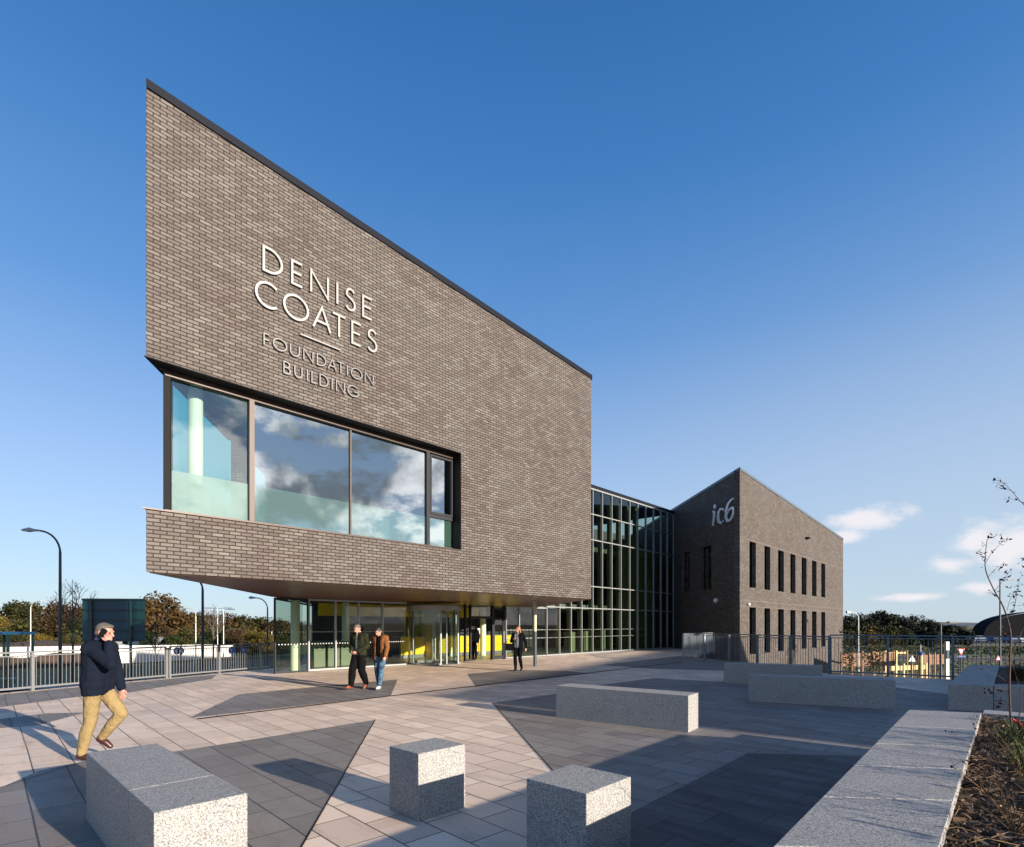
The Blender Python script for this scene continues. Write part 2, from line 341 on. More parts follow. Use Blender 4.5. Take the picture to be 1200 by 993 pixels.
# ------------------------------------------------------------------ wall with openings (UV in metres)
def grid_wall(name, parent, m, p0, d, L, z0, ztop, ops, inward, th, r=None, a_off=0.0, endcaps=(True, True), skew=0.0):
    """p0,d plan start and unit direction in the parent's frame; ops = (a0,a1,z0,z1); inward = plan vector; th thickness"""
    bm = NB(); uv = bm.loops.layers.uv.new('UVMap')
    p0 = Vector((p0[0], p0[1])); d = Vector((d[0], d[1])); iw = Vector((inward[0], inward[1])).normalized()
    r = r or th; zt = ztop if callable(ztop) else (lambda a: ztop)
    def pt(a, z, k=0.0):
        q = p0 + d * a + iw * k
        if k and skew and (a <= 0.0 or a >= L): q = q + d * (skew * k);
        return Vector((q.x, q.y, z))
    def quad(cs):   # (a,z,k,u,v)
        f = bm.faces.new([bm.verts.new(pt(c[0], c[1], c[2])) for c in cs])
        for l, c in zip(f.loops, cs): l[uv].uv = (c[3] + a_off, c[4])
    As = sorted({0.0, L, *[o[0] for o in ops], *[o[1] for o in ops]}); As = [a for a in As if 0 <= a <= L]
    Zs = sorted({z0, *[o[2] for o in ops], *[o[3] for o in ops]}); Zs = [z for z in Zs if z >= z0]
    def inside(a, z): return any(o[0] < a < o[1] and o[2] < z < o[3] for o in ops)
    for a0, a1 in zip(As, As[1:]):
        for z_0, z_1 in zip(Zs, Zs[1:]):
            if inside((a0 + a1) / 2, (z_0 + z_1) / 2): continue
            for k in (0.0, th): quad([(a0, z_0, k, a0, z_0), (a1, z_0, k, a1, z_0), (a1, z_1, k, a1, z_1), (a0, z_1, k, a0, z_1)])
        zl = Zs[-1]
        for k in (0.0, th): quad([(a0, zl, k, a0, zl), (a1, zl, k, a1, zl), (a1, zt(a1), k, a1, zt(a1)), (a0, zt(a0), k, a0, zt(a0))])
        quad([(a0, zt(a0), 0, a0, 0), (a1, zt(a1), 0, a1, 0), (a1, zt(a1), th, a1, th), (a0, zt(a0), th, a0, th)])
        if not inside((a0 + a1) / 2, z0 + 0.001): quad([(a0, z0, 0, a0, 0), (a1, z0, 0, a1, 0), (a1, z0, th, a1, th), (a0, z0, th, a0, th)])
    for a0, a1, b0, b1 in ops:
        for aa in (a0, a1):
            if 0 < aa < L: quad([(aa, b0, 0, 0, b0), (aa, b0, th, th, b0), (aa, b1, th, th, b1), (aa, b1, 0, 0, b1)])
        for zz in (b0, b1):
            if zz > z0: quad([(max(a0, 0), zz, 0, a0, 0), (min(a1, L), zz, 0, a1, 0), (min(a1, L), zz, th, a1, th), (max(a0, 0), zz, th, a0, th)])
    for aa, on in ((0.0, endcaps[0]), (L, endcaps[1])):
        if not on: continue
        zz = Zs + [zt(aa)]
        for b0, b1 in zip(zz, zz[1:]):
            e = 0.001 if aa == 0 else -0.001
            if not inside(aa + e, (b0 + b1) / 2): quad([(aa, b0, 0, 0, b0), (aa, b0, th, th, b0), (aa, b1, th, th, b1), (aa, b1, 0, 0, b1)])
    bmesh.ops.remove_doubles(bm, verts=bm.verts, dist=0.0005)
    return obj(name, bm, m, parent)
def ibox(name, parent, m, x0, x1, y0, y1, z0, z1):
    bm = NB(); box(bm, x0, x1, y0, y1, z0, z1); return obj(name, bm, m, parent)
def pv(q, s0=0.0, e=0.0): return (s0 + VL.x / VL.y * q + e, q)      # plan point on a slanted end wall starting at s0

# ================================================================== FRONT BRICK BLOCK
ZS = 2.79; GQ = 7.24; LB = 14.93; BQ = 14.0
main = thing('brick_building', 'dark brown brick block with slanting roofline, metal lettering and cantilever over a glazed lobby', 'building', (A.x, A.y, 0), TH)
def roof_f(s): return 12.18 - 0.050 * s
WS1 = t_at(540); WZ0, WZ1 = 4.03, 6.97
grid_wall('front_wall', main, M['brick'], (0, 0), (1, 0), LB, ZS, roof_f, [(-1, WS1, WZ0, WZ1)], (0, 1), 0.35, endcaps=(True, True), skew=VL.x / VL.y)
# slanted end walls (the left one is open at the corner for the window's return and has a second window)
LV = (BQ - 0.36) / VL.y
va = lambda q: (q - 0.355) / VL.y
lw = grid_wall('side_wall', main, M['brick'], pv(0.355), VL, LV, ZS, lambda a: roof_f(0.27 + VL.x * a) - .1 * VL.y * a, [(-1, va(3.9), WZ0, WZ1), (va(4.9), va(6.7), WZ0, WZ1)], (VL.y, -VL.x), 0.3)
grid_wall('side_wall', main, M['brick'], pv(0.355, LB), VL, LV, ZS, lambda a: roof_f(LB + 0.27 + VL.x * a) - .1 * VL.y * a, [], (-VL.y, VL.x), 0.3)
# roof deck and coping
bm = NB()
pl = [(0.05, 0.05), (LB - 0.05, 0.05), pv(BQ, LB - 0.05), pv(BQ, 0.05)]
prism(bm, pl, lambda x, y: roof_f(x) - 0.3 - .1 * max(0, y - .36), lambda x, y: roof_f(x) - 0.1 - .1 * max(0, y - .36)); obj('roof', bm, M['mid_in'], main)
bm = NB(); e = 0.035
def strip_cap(bm, a, b, w=0.42, z=roof_f, dz=0.17):
    a = Vector(a); b = Vector(b); d = (b - a).normalized(); n = Vector((-d.y, d.x))
    p = [a - n * e, b - n * e, b + n * w, a + n * w]
    prism(bm, [(v.x, v.y) for v in p], lambda x, y: z(x) + 0.002 - .1 * max(0, y - .36), lambda x, y: z(x) + dz - .1 * max(0, y - .36))
prism(bm, [(-.01, -e), (LB + e, -e), pv(.42, LB + e), pv(.42, 0)], lambda x, y: roof_f(x) + .002, lambda x, y: roof_f(x) + .17); obj('coping', bm, M['coping'], main)
bm = NB(); strip_cap(bm, pv(BQ, .06), pv(0.43, .06), dz=0.168); obj('coping', bm, M['coping'], main)
bm = NB(); strip_cap(bm, pv(0.43, LB + e), pv(BQ, LB + e), dz=0.166); obj('coping', bm, M['coping'], main)
# soffit with panel joints, a thin metal edge
bm = NB(); g = 0.012
ys = [0.05, 1.22, 2.42, 3.62, 4.82, 6.02, GQ + 0.1]
for y0, y1 in zip(ys, ys[1:]):
    cuts = 6
    for i in range(cuts):
        f0, f1 = i / cuts, (i + 1) / cuts
        sa = lambda f, q: pv(q)[0] + 0.02 + f * (LB - 0.04)
        prism(bm, [(sa(f0, y0) + g, y0 + g), (sa(f1, y0), y0 + g), (sa(f1, y1), y1), (sa(f0, y1) + g, y1)], ZS - 0.016, ZS - 0.004)
obj('soffit', bm, M['soffit'], main)
bm = NB(); prism(bm, [pv(0.36, 0.31), pv(0.36, LB - .31), pv(BQ, LB - .31), pv(BQ, 0.31)], ZS + 0.0, ZS + 0.25); obj('floor_slab', bm, M['dark_in'], main)
# upper room
bm = NB(); prism(bm, [pv(0.40, 0.32), pv(0.40, LB - .32), pv(BQ, LB - .32), pv(BQ, .32)], ZS + 0.26, 3.35); obj('floor', bm, M['floor_in'], main)
bm = NB(); prism(bm, [pv(0.40, 0.32), pv(0.40, LB - .32), pv(BQ, LB - .32), pv(BQ, .32)], lambda x, y: 7.25 , 7.4); obj('ceiling', bm, M['ceil_in'], main)
bm = NB(); prism(bm, [pv(7.3, .33), pv(7.3, LB - .33), pv(7.5, LB - .33), pv(7.5, .33)], 3.352, 7.248); obj('inner_wall', bm, M['mid_in'], main)
c0 = Vector((1.15, 0.95))
bm = NB(); tube(bm, [(c0.x, c0.y, 3.355), (c0.x, c0.y, 7.245)], 0.15, 32); obj('round_column', bm, M['cream'], main, smooth=False)
# cream cupboards seen through the window
cs = t_at(470, (0, 3.0)); 
ibox('cupboard', main, M['cream'], cs - .9, cs + 0.35, 3.2, 3.7, 3.36, 5.35)
# ---- the big corner window
win_s0 = 0.40; QW = 0.35
fr = NB()
box(fr, win_s0, WS1 - 0.02, QW - 0.04, QW + 0.08, 6.84, 6.962)         # head
box(fr, win_s0, WS1 - 0.02, QW - 0.04, QW + 0.08, 4.036, 4.11)         # sill
big = obj('window', fr, M['bronze'], main)
m1, m2, m3, m4 = (t_at(x, (0, QW)) for x in (294.5, 411, 501.5, 531))
bm = NB(); box(bm, m1 - 0.055, m1 + 0.055, QW - 0.045, QW + 0.075, 4.112, 6.838); obj('mullion', bm, M['bronze'], big)
bm = NB(); box(bm, m2 - 0.02, m2 + 0.02, QW - 0.01, QW + 0.05, 4.112, 6.838); obj('mullion', bm, M['bronze'], big)
bm = NB(); box(bm, m3 - 0.06, m3 + 0.05, QW - 0.03, QW + 0.07, 4.112, 6.838); obj('mullion', bm, M['darkframe'], big)
bm = NB(); box(bm, m4 - 0.02, WS1 - 0.021, QW - 0.03, QW + 0.07, 4.112, 6.838); obj('mullion', bm, M['black'], big)
bm = NB(); prism(bm, [(win_s0 - 0.03, QW - 0.02), (win_s0 + 0.10, QW - 0.02), (win_s0 + 0.18, QW + 0.10), (win_s0 + 0.05, QW + 0.10)], 4.112, 6.838); obj('corner_post', bm, M['black'], big)
zt = zat(606, depth((m3 + m4) / 2, QW))
bm = NB(); box(bm, m3 + 0.051, m4 - 0.021, QW - 0.02, QW + 0.06, zt - 0.07, zt + 0.04); obj('transom', bm, M['darkframe'], big)
bm = NB()
for x0, x1 in ((m3 + 0.06, m3 + 0.12), (m4 - 0.09, m4 - 0.03)): box(bm, x0, x1, QW - 0.035, QW + 0.03, zt + 0.045, 6.80)
for z0, z1 in ((zt + 0.045, zt + 0.105), (6.74, 6.80)): box(bm, m3 + 0.121, m4 - 0.091, QW - 0.035, QW + 0.03, z0, z1)
obj('opening_light', bm, M['darkframe'], big)
def pane(name, parent, m, a, b, z0, z1, th=0.012):
    a = Vector(a); b = Vector(b); d = (b - a).normalized(); n = Vector((-d.y, d.x)) * th
    bm = NB(); v = [bm.verts.new((p.x, p.y, z)) for p, z in ((a, z0), (b, z0), (b, z1), (a, z1))]; bm.faces.new(v)
    return obj(name, bm, m, parent, recalc=False)
for i, (x0, x1) in enumerate(((win_s0 + 0.1, m1 - 0.056), (m1 + 0.056, m2 - 0.021), (m2 + 0.021, m3 - 0.061))):
    pane('pane', big, M['g_corner'] if i == 0 else M['g_big'], (x0, QW + 0.03), (x1, QW + 0.03), 4.112, 6.838)
    pane('frosted_film', big, M['frost'], (x0, QW + 0.045), (x1, QW + 0.045), 4.112, 4.95)
pane('pane', big, M['g_big'], (m3 + .121, QW + 0.02), (m4 - 0.091, QW + 0.02), zt + 0.106, 6.739)
pane('pane', big, M['g_big'], (m3 + .052, QW + 0.02), (m4 - 0.022, QW + 0.02), 4.112, zt - 0.071)
pane('frosted_film', big, M['frost'], (m3 + .052, QW + 0.04), (m4 - 0.022, QW + 0.04), 4.112, zt - 0.071)
# return glass along the slanted wall and second side window
o0 = Vector((win_s0 + 0.14, QW + 0.11)); L1 = (3.88 - o0.y) / VL.y; o1 = o0 + VL * L1
fr = NB()
for z0, z1 in ((4.036, 4.11), (6.84, 6.962)):
    n = Vector((VL.y, -VL.x)); p = [o0 - n * .05, o1 - n * .05, o1 + n * .05, o0 + n * .05]; prism(fr, [(v.x, v.y) for v in p], z0, z1)
prism(fr, [tuple(v) for v in (o1 - n * .05 - VL * .06, o1 - n * .05, o1 + n * .05, o1 + n * .05 - VL * .06)], 4.05, 6.9)
sw = obj('window', fr, M['bronze'], main)
pane('pane', sw, M['g_teal'], o0, o1, 4.112, 6.838)
pane('frosted_film', sw, M['frost'], o0 + n * .012, o1 + n * .012, 4.112, 4.95)
a_ = Vector(pv(4.93, 0.16)); b_ = Vector(pv(6.67, 0.16)); fr = NB()
for z0, z1 in ((4.036, 4.11), (6.84, 6.962)):
    p = [a_ - n * .05, b_ - n * .05, b_ + n * .05, a_ + n * .05]; prism(fr, [(v.x, v.y) for v in p], z0, z1)
prism(fr, [tuple(v) for v in (b_ - n * .05 - VL * .06, b_ - n * .05, b_ + n * .05, b_ + n * .05 - VL * .06)], 4.05, 6.9); prism(fr, [tuple(v) for v in (a_ - n * .05, a_ - n * .05 + VL * .06, a_ + n * .05 + VL * .06, a_ + n * .05)], 4.05, 6.9)
sw2 = obj('window', fr, M['bronze'], main)
pane('pane', sw2, M['g_teal'], a_, b_, 4.112, 6.838)
# metal linings of the opening: head, sill ledge and jamb, standing slightly proud
bm = NB(); prism(bm, [(-0.045, -0.035), (WS1 - 0.004, -0.012), (WS1 - 0.004, QW - 0.05), (win_s0 - 0.15, QW - 0.05), pv(3.85, -0.02), pv(3.85, -0.06)], 6.945, 6.967); obj('head_lining', bm, M['black'], big)
bm = NB(); prism(bm, [(-0.075, -0.05), (WS1 - 0.004, -0.012), (WS1 - 0.004, QW - 0.045), (win_s0 - 0.1, QW - 0.045), pv(3.85, 0.0), pv(3.85, -0.06)], 4.006, 4.034); obj('sill', bm, M['bronze'], big)
bm = NB(); box(bm, WS1 - 0.02, WS1 + 0.012, -0.012, QW + 0.05, 4.036, 6.943); obj('jamb_lining', bm, M['black'], big)

# ---- metal letters
def stroke(bm, pts, w, y0, y1, closed=False):
    P = [Vector(p) for p in pts]; n = len(P); L_, R_ = [], []
    for i in range(n):
        if closed: a, b, c = P[i - 1], P[i], P[(i + 1) % n]
        else: a, b, c = P[max(i - 1, 0)], P[i], P[min(i + 1, n - 1)]
        d0 = (b - a).normalized() if (b - a).length > 1e-9 else (c - b).normalized(); d1 = (c - b).normalized() if (c - b).length > 1e-9 else d0
        n0 = Vector((-d0.y, d0.x)); n1 = Vector((-d1.y, d1.x)); mm = n0 + n1
        mm = n0 if mm.length < 0.2 else mm.normalized(); k = (w[i] if hasattr(w, '__len__') else w) / 2 / max(0.45, mm.dot(n0))
        L_.append(b + mm * k); R_.append(b - mm * k)
    V = [[bm.verts.new((p.x, y, p.y)) for p in S] for y in (y0, y1) for S in (L_, R_)]
    rng = range(n) if closed else range(n - 1)
    for i in rng:
        j = (i + 1) % n
        bm.faces.new([V[0][i], V[0][j], V[1][j], V[1][i]]); bm.faces.new([V[2][i], V[3][i], V[3][j], V[2][j]])
        bm.faces.new([V[0][i], V[2][i], V[2][j], V[0][j]]); bm.faces.new([V[1][i], V[1][j], V[3][j], V[3][i]])
    if not closed:
        for i in (0, n - 1): bm.faces.new([V[0][i], V[1][i], V[3][i], V[2][i]])
def arc(cx, cy, rx, ry, a0, a1, n=18): return [(cx + rx * math.cos(R(a0 + (a1 - a0) * i / n)), cy + ry * math.sin(R(a0 + (a1 - a0) * i / n))) for i in range(n + 1)]
def glyph(ch):
    """skeletons in a unit box (x 0..1, y 0..1): list of (points, closed)"""
    g = {'D': [([(0, 0), (0, 1)] + [(0.22, 1)] + arc(0.30, .5, .70, .5, 88, -88, 16) + [(0.22, 0)], True)],
         'E': [([(1, 1), (0, 1), (0, 0), (1, 0)], False), ([(0, .52), (.92, .52)], False)],
         'F': [([(1, 1), (0, 1), (0, 0)], False), ([(0, .5), (.9, .5)], False)],
         'N': [([(0, 0), (0, 1), (1, 0), (1, 1)], False)],
         'I': [([(.5, 0), (.5, 1)], False)],
         'S': [(arc(.5, .745, .40, .255, 30, 200, 12) + arc(.46, .27, .46, .27, 75, -150, 14), False)],
         'C': [(arc(.60, .5, .60, .5, 48, 312, 26), False)],
         'O': [(arc(.5, .5, .5, .5, 0, 345, 23), True)],
         'A': [([(0, 0), (.5, 1), (1, 0)], False), ([(.2, .33), (.8, .33)], False)],
         'T': [([(0, 1), (1, 1)], False), ([(.5, .99), (.5, 0)], False)],
         'U': [([(0, 1), (0, .4)] + arc(.5, .4, .5, .4, 190, 350, 12) + [(1, .4), (1, 1)], False)],
         'L': [([(0, 1), (0, 0), (1, 0)], False)],
         'B': [([(0, 0), (0, 1), (.45, 1)] + arc(.5, .76, .38, .24, 80, -80, 8) + [(.05, .52)], False), ([(.05, .515), (.5, .515)] + arc(.55, .26, .45, .26, 80, -80, 8) + [(0, 0)], False)],
         'G': [(arc(.55, .5, .55, .5, 48, 345, 24) + [(1.02, .46), (.62, .46)], False)]}
    return g[ch]
def zz(px2, py2): X, Y = 280 + .2115 * px2, 270 + .2115 * py2; s = t_at(X); return s, zat(Y, depth(s, 0))
def letters(row, ztop, zbot, w, m='letter'):
    for ch, xa, xb in row:
        s0 = t_at(280 + .2115 * xa); s1 = t_at(280 + .2115 * xb); bm = NB()
        s0 += w / 2; s1 -= w / 2
        if ch == 'I': s0 = s1 = (s0 + s1) / 2
        ov = 0.02 if ch in 'COSGU' else 0
        for k, (pts, cl) in enumerate(glyph(ch)):
            stroke(bm, [(s0 + x * (s1 - s0) if ch != 'I' else s0, zbot + w / 2 + y * (ztop - zbot - w)) for x, y in pts], w, -0.062 + k * 0.0015, -0.026 + k * .001, cl)
        for sx in (s0 + .03, s1 - .03):                               # stand-off pins
            pass
        obj('letter', bm, M[m], main)
_, zt1 = zz(132, 88); _, zb1 = zz(132, 230)
letters([('D', 125, 238), ('E', 283, 350), ('N', 388, 492), ('I', 532, 545), ('S', 580, 645), ('E', 676, 734)], zt1, zb1, 0.052)
_, zt2 = zz(315, 352) ; _, zt2 = zz(455, 430); _, zb2 = zz(500, 582)
zt2 = (zt2 + zz(628, 505)[1]) / 2; zb2 = (zb2 + zz(628, 636)[1]) / 2
letters([('C', 83, 210), ('O', 238, 382), ('A', 400, 506), ('T', 508, 588), ('E', 616, 673), ('S', 702, 764)], zt2, zb2, 0.052)
zt3 = zz(134, 572)[1]; zb3 = zz(134, 642)[1]
letters([('F', 130, 167), ('O', 182, 261), ('U', 276, 331), ('N', 350, 406), ('D', 425, 477), ('A', 486, 535), ('T', 535, 580), ('I', 588, 600), ('O', 613, 677), ('N', 690, 739)], zt3, zb3, 0.026, 'letter_small')
zt4 = zz(244, 727)[1]; zb4 = zz(244, 797)[1]
letters([('B', 240, 281), ('U', 300, 346), ('I', 367, 379), ('L', 395, 425), ('D', 440, 490), ('I', 504, 516), ('N', 531, 580), ('G', 594, 655)], zt4, zb4, 0.026, 'letter_small')
sa_, za_ = zz(335, 580); sb_, zb_ = zz(558, 668)
bm = NB(); box(bm, sa_, sb_, -0.06, -0.026, (za_ + zb_) / 2 - .014, (za_ + zb_) / 2 + .014); obj('underline_bar', bm, M['letter'], main)

# ---- ground-floor glazing under the cantilever
GS0 = 5.62
def dots(parent, a, b, q, zs, step=0.115, r=0.018):
    for z in zs:
        bm = NB(); bm.faces.new([bm.verts.new(v) for v in ((a + .05, q, z - r), (b - .05, q, z - r), (b - .05, q, z + r), (a + .05, q, z + r))])
        obj('dot_row', bm, M['dots'], parent, recalc=False)
def bay(parent, a, b, q, z0, z1, gm, fm='alu', bar=0.05, zdots=(1.05, 1.5), trans=()):
    """one glazed bay: frame (left stile, head, foot) > pane, dots"""
    bm = NB()
    box(bm, a - bar / 2, a + bar / 2, q - 0.06, q + 0.06, z0, z1)
    box(bm, a + bar / 2, b - bar / 2, q - 0.05, q + 0.05, z0 + .001, z0 + 0.07)
    box(bm, a + bar / 2, b - bar / 2, q - 0.05, q + 0.05, z1 - 0.07, z1 - .001)
    for tz in trans: box(bm, a + bar / 2, b - bar / 2, q - 0.05, q + 0.05, tz - .03, tz + .03)
    w = obj('window', bm, M[fm], parent)
    pane('pane', w, gm, (a + bar / 2, q), (b - bar / 2, q), z0 + 0.07, z1 - 0.07)
    if zdots: dots(w, a + bar / 2, b - bar / 2, q - 0.008, zdots)
    return w
mull = [t_at(x, (0, GQ)) for x in (361.5, 393, 420, 448, 476)]
for a, b in zip(mull, mull[1:]): bay(main, a, b, GQ, 0.02, ZS - 0.04, M['g_low'])
w = NB(); box(w, GS0, mull[0] - .025, GQ - 0.03, GQ + 0.03, ZS - .11, ZS - 0.04); box(w, GS0, mull[0] - .025, GQ - 0.03, GQ + 0.03, 0.02, .07)
box(w, mull[0] - .06, mull[0] - .026, GQ - 0.03, GQ + 0.03, .071, ZS - .111); box(w, GS0, GS0 + .03, GQ - 0.03, GQ + .0, .071, ZS - .111)
w = obj('window', w, M['darkframe'], main); pane('pane', w, M['g_low'], (GS0, GQ), (mull[0] - .06, GQ), .07, ZS - .11); dots(w, GS0, mull[0] - .02, GQ - .008, (1.05, 1.5))
# left return of the lobby glass
w = NB(); p_ = [Vector((GS0, GQ + .02)), Vector((GS0, GQ + .02)) + VL * 7]; n = Vector((VL.y, -VL.x)) * .03
prism(w, [tuple(v) for v in (p_[0] - n, p_[1] - n, p_[1] + n, p_[0] + n)], ZS - .11, ZS - .04)
prism(w, [tuple(v) for v in (p_[0] - n, p_[0] + VL * .06 - n, p_[0] + VL * .06 + n, p_[0] + n)], 0.02, ZS - .111)
w = obj('window', w, M['darkframe'], main); pane('pane', w, M['g_low'], p_[0] + VL * .07, p_[1], .02, ZS - .11)
# revolving door: drum wall, canopy, wings
RC = Vector((t_at(509, (0, GQ)), GQ)); RR = 1.18
def arcwall(bm, c, r, a0, a1, z0, z1, th=0.02, n=12):
    for i in range(n):
        t0, t1 = R(a0 + (a1 - a0) * i / n), R(a0 + (a1 - a0) * (i + 1) / n)
        prism(bm, [(c.x + rr * math.cos(t_), c.y + rr * math.sin(t_)) for rr, t_ in ((r, t0), (r, t1), (r + th, t1), (r + th, t0))], z0, z1)
def arcpane(bm, c, r, a0, a1, z0, z1, n=12):
    vs = [[bm.verts.new((c.x + r * math.cos(R(a0 + (a1 - a0) * i / n)), c.y + r * math.sin(R(a0 + (a1 - a0) * i / n)), z)) for z in (z0, z1)] for i in range(n + 1)]
    for p, q in zip(vs, vs[1:]): bm.faces.new([p[0], q[0], q[1], p[1]])
bm = NB(); tube(bm, [(RC.x, RC.y, 2.42), (RC.x, RC.y, 2.62)], RR + .05, 40); rd = obj('revolving_door', bm, M['alu'], main)
bm = NB(); tube(bm, [(RC.x, RC.y, 0.004), (RC.x, RC.y, 0.02)], RR + .02, 40); obj('threshold', bm, M['mid_in'], rd)
for a0, a1 in ((180, 245), (-65, 0), (0, 60), (120, 180)):
    bm = NB(); arcpane(bm, RC, RR, a0, a1, .09, 2.42); o = obj('curved_pane', bm, M['g_low'], rd, recalc=False)
    bm = NB(); arcwall(bm, RC, RR - .02, a0, a1, .02, .09, .045); 
    for a_e in (a0, a1):
        if a_e in (245, -65, 180, 0): tube(bm, [(RC.x + RR * math.cos(R(a_e)), RC.y + RR * math.sin(R(a_e)), .02), (RC.x + RR * math.cos(R(a_e)), RC.y + RR * math.sin(R(a_e)), 2.42)], .04, 8)
    obj('drum_frame', bm, M['alu'], rd)
for k in range(3):
    a = R(20 + 120 * k); d = Vector((math.cos(a), math.sin(a))); nn = Vector((-d.y, d.x)) * .02
    bm = NB()
    for r0, r1, z0, z1 in ((.03, .10, .05, 2.38), (RR - .10, RR - .04, .05, 2.38), (.10, RR - .1, .05, .16), (.10, RR - .1, 2.28, 2.38)):
        q = [RC + d * r0 - nn, RC + d * r1 - nn, RC + d * r1 + nn, RC + d * r0 + nn]; prism(bm, [tuple(v) for v in q], z0, z1)
    wg = obj('door_wing', bm, M['alu'], rd); pane('pane', wg, M['g_low'], RC + d * .1, RC + d * (RR - .1), .16, 2.28)
# bays right of the revolving door: swing door standing open, sidelights
s545, s552, s577, s590, s606 = (t_at(x, (0, GQ)) for x in (545, 551, 577, 591, 607))
bm = NB()
for s in (s545, s552): box(bm, s - .04, s + .04, GQ - .06, GQ + .06, .02, ZS - .04)
box(bm, s545 + .041, s552 - .041, GQ - .05, GQ + .05, .02, .12); obj('window', bm, M['darkframe'], main)
bm = NB(); box(bm, s577 - .07, s577 + .07, GQ - .08, GQ + .08, .02, ZS - .04); box(bm, s552 + .041, s577 - .071, GQ - .06, GQ + .06, 2.08, 2.2); df = obj('door_frame', bm, M['darkframe'], main)
pane('pane', df, M['g_low'], (s552 + .04, GQ), (s577 - .07, GQ), 2.2, ZS - .05)
bm = NB(); d0 = s577 + .08; d1 = s590 - .08
for x0, x1, z0, z1 in ((d0, d0 + .07, .04, 2.1), (d1 - .07, d1, .04, 2.1), (d0 + .07, d1 - .07, .04, .2), (d0 + .07, d1 - .07, 2.02, 2.1)): box(bm, x0, x1, GQ - .03, GQ + .03, z0, z1)
dl = obj('door', bm, M['darkframe'], main); pane('pane', dl, M['g_low'], (d0 + .07, GQ), (d1 - .07, GQ), .2, 2.02)
bm = NB(); tube(bm, [(d1 - .04, GQ - .09, .85), (d1 - .04, GQ - .09, 1.45)], .015, 8); obj('handle', bm, M['alu'], dl)
bm = NB(); box(bm, s590 - .07, s590 + .07, GQ - .08, GQ + .08, .02, ZS - .04); o = obj('post', bm, M['darkframe'], main)
ml = [s590 + .1] + [t_at(x, (0, GQ)) for x in (608, 625, 640)]
for a, b in zip(ml, ml[1:]): bay(main, a, b, GQ, 0.02, ZS - 0.04, M['g_low'])
# lobby interior
bm = NB(); prism(bm, [(GS0 + .08, GQ + .1), (21, GQ + .1), (21, 16.5), (GS0 + 7.2, 16.5)], 0.002, 0.012); obj('lobby_floor', bm, M['floor_in'], main)
bm = NB(); prism(bm, [(12.3, 13.2), (21.0, 13.2), (21.0, 13.35), (12.3, 13.35)], 0.014, 2.76); obj('inner_wall', bm, M['dark_in'], main)
s_ = t_at(367, (0, 11.7)); bm = NB(); box(bm, s_, 12.29, 11.7, 11.85, 0.014, 2.76); obj('inner_wall', bm, M['dark_in'], main)
bm = NB(); box(bm, s_ + .1, 19.6, 11.35, 11.45, 2.2, 2.78); obj('bulkhead', bm, M['yellow'], main)
bm = NB(); box(bm, 15.5, 15.62, 10.6, 13.19, 0.014, 2.77); obj('inner_wall', bm, M['yellow'], main)
for px, q in ((346, 8.0), (405, 10.2), (566, 10.4)):
    s = t_at(px, (0, q)); bm = NB(); tube(bm, [(s, q, .014), (s, q, 2.785)], .17, 20); obj('round_column', bm, M['cream'], main)
# slender steel column outside under the soffit
cp = gp(627, 781)
bm = NB(); 
oc = thing('support_column', 'slender round steel post with pale top under the right end of the bronze soffit', 'column', (cp.x, cp.y, 0))
tube(bm, [(0, 0, 0), (0, 0, 1.5)], .075, 16); obj('column_guard', bm, M['pole'], oc)
bm = NB(); tube(bm, [(0, 0, 1.5), (0, 0, ZS - .036)], .06, 16); obj('shaft', bm, M['cream'], oc)
# concrete kerb under the glass corner
kb = gp(322, 791)

# ================================================================== GLAZED LINK
link = thing('glazed_link', 'tall glass curtain-wall link with thin aluminium mullions between the two brick blocks', 'building', (A.x, A.y, 0), TH)
ZL = [0.02, 2.80, 4.17, 7.08, 8.68, 10.30]
pxs = [640, 655, 668.5, 681, 694, 705.1, 716.3, 727, 737.3, 746.8, 756.4, 765.4, 774, 781.6, 789.0]
sl = [t_at(x, (0, GQ)) for x in pxs]
for i, (a, b) in enumerate(zip(sl, sl[1:])):
    gm = M['g_link'] if i >= 4 else M['g_low']
    bm = NB(); bar = .042
    box(bm, a - bar / 2, a + bar / 2, GQ - .08, GQ + .06, 0.02, 10.3)
    if i == len(sl) - 2: box(bm, b - bar / 2, b + bar / 2, GQ - .08, GQ + .06, 0.02, 10.3)
    for j, z in enumerate(ZL):
        z0, z1 = (z, z + .08) if j == 0 else ((z - .09, z) if j == 5 else (z - .03, z + .03))
        box(bm, a + bar / 2, b - bar / 2, GQ - .07, GQ + .05, z0, z1)
    w = obj('window', bm, M['alu'] if i < 10 else M['galv'], link)
    pane('pane', w, gm, (a + bar / 2, GQ), (b - bar / 2, GQ), .1, 10.2)
    if i < 10: dots(w, a, b, GQ - .01, (1.05, 1.5), step=.08, r=.01)
S0, S1 = pv(GQ, LB)[0], sl[-1]
bm = NB(); prism(bm, [pv(GQ + .2, LB + .05), pv(GQ + .2, LB + .3), pv(GQ + 8, LB + .3), pv(GQ + 8, LB + .05)], 6, 10.29); obj('side_wall', bm, M['dark_in'], link)
bm = NB(); box(bm, S0 - .1, S1, GQ - .1, GQ + 10, 10.302, 10.5); obj('roof', bm, M['coping'], link)
for z in (2.95, 6.9):
    bm = NB(); prism(bm, [(sl[0] + .3, GQ + 1.6), (S1 + .9, GQ + 1.6), (S1 + 5, GQ + 8), (sl[0] + 4, GQ + 8)], z - .15, z + .15); obj('floor_slab', bm, M['mid_in'], link)
bm = NB(); prism(bm, [(21.001, GQ + .1), (S1, GQ + .1), (S1 + 5, GQ + 8), (21.001, GQ + 8)], .002, .012); obj('lobby_floor', bm, M['floor_in'], link)
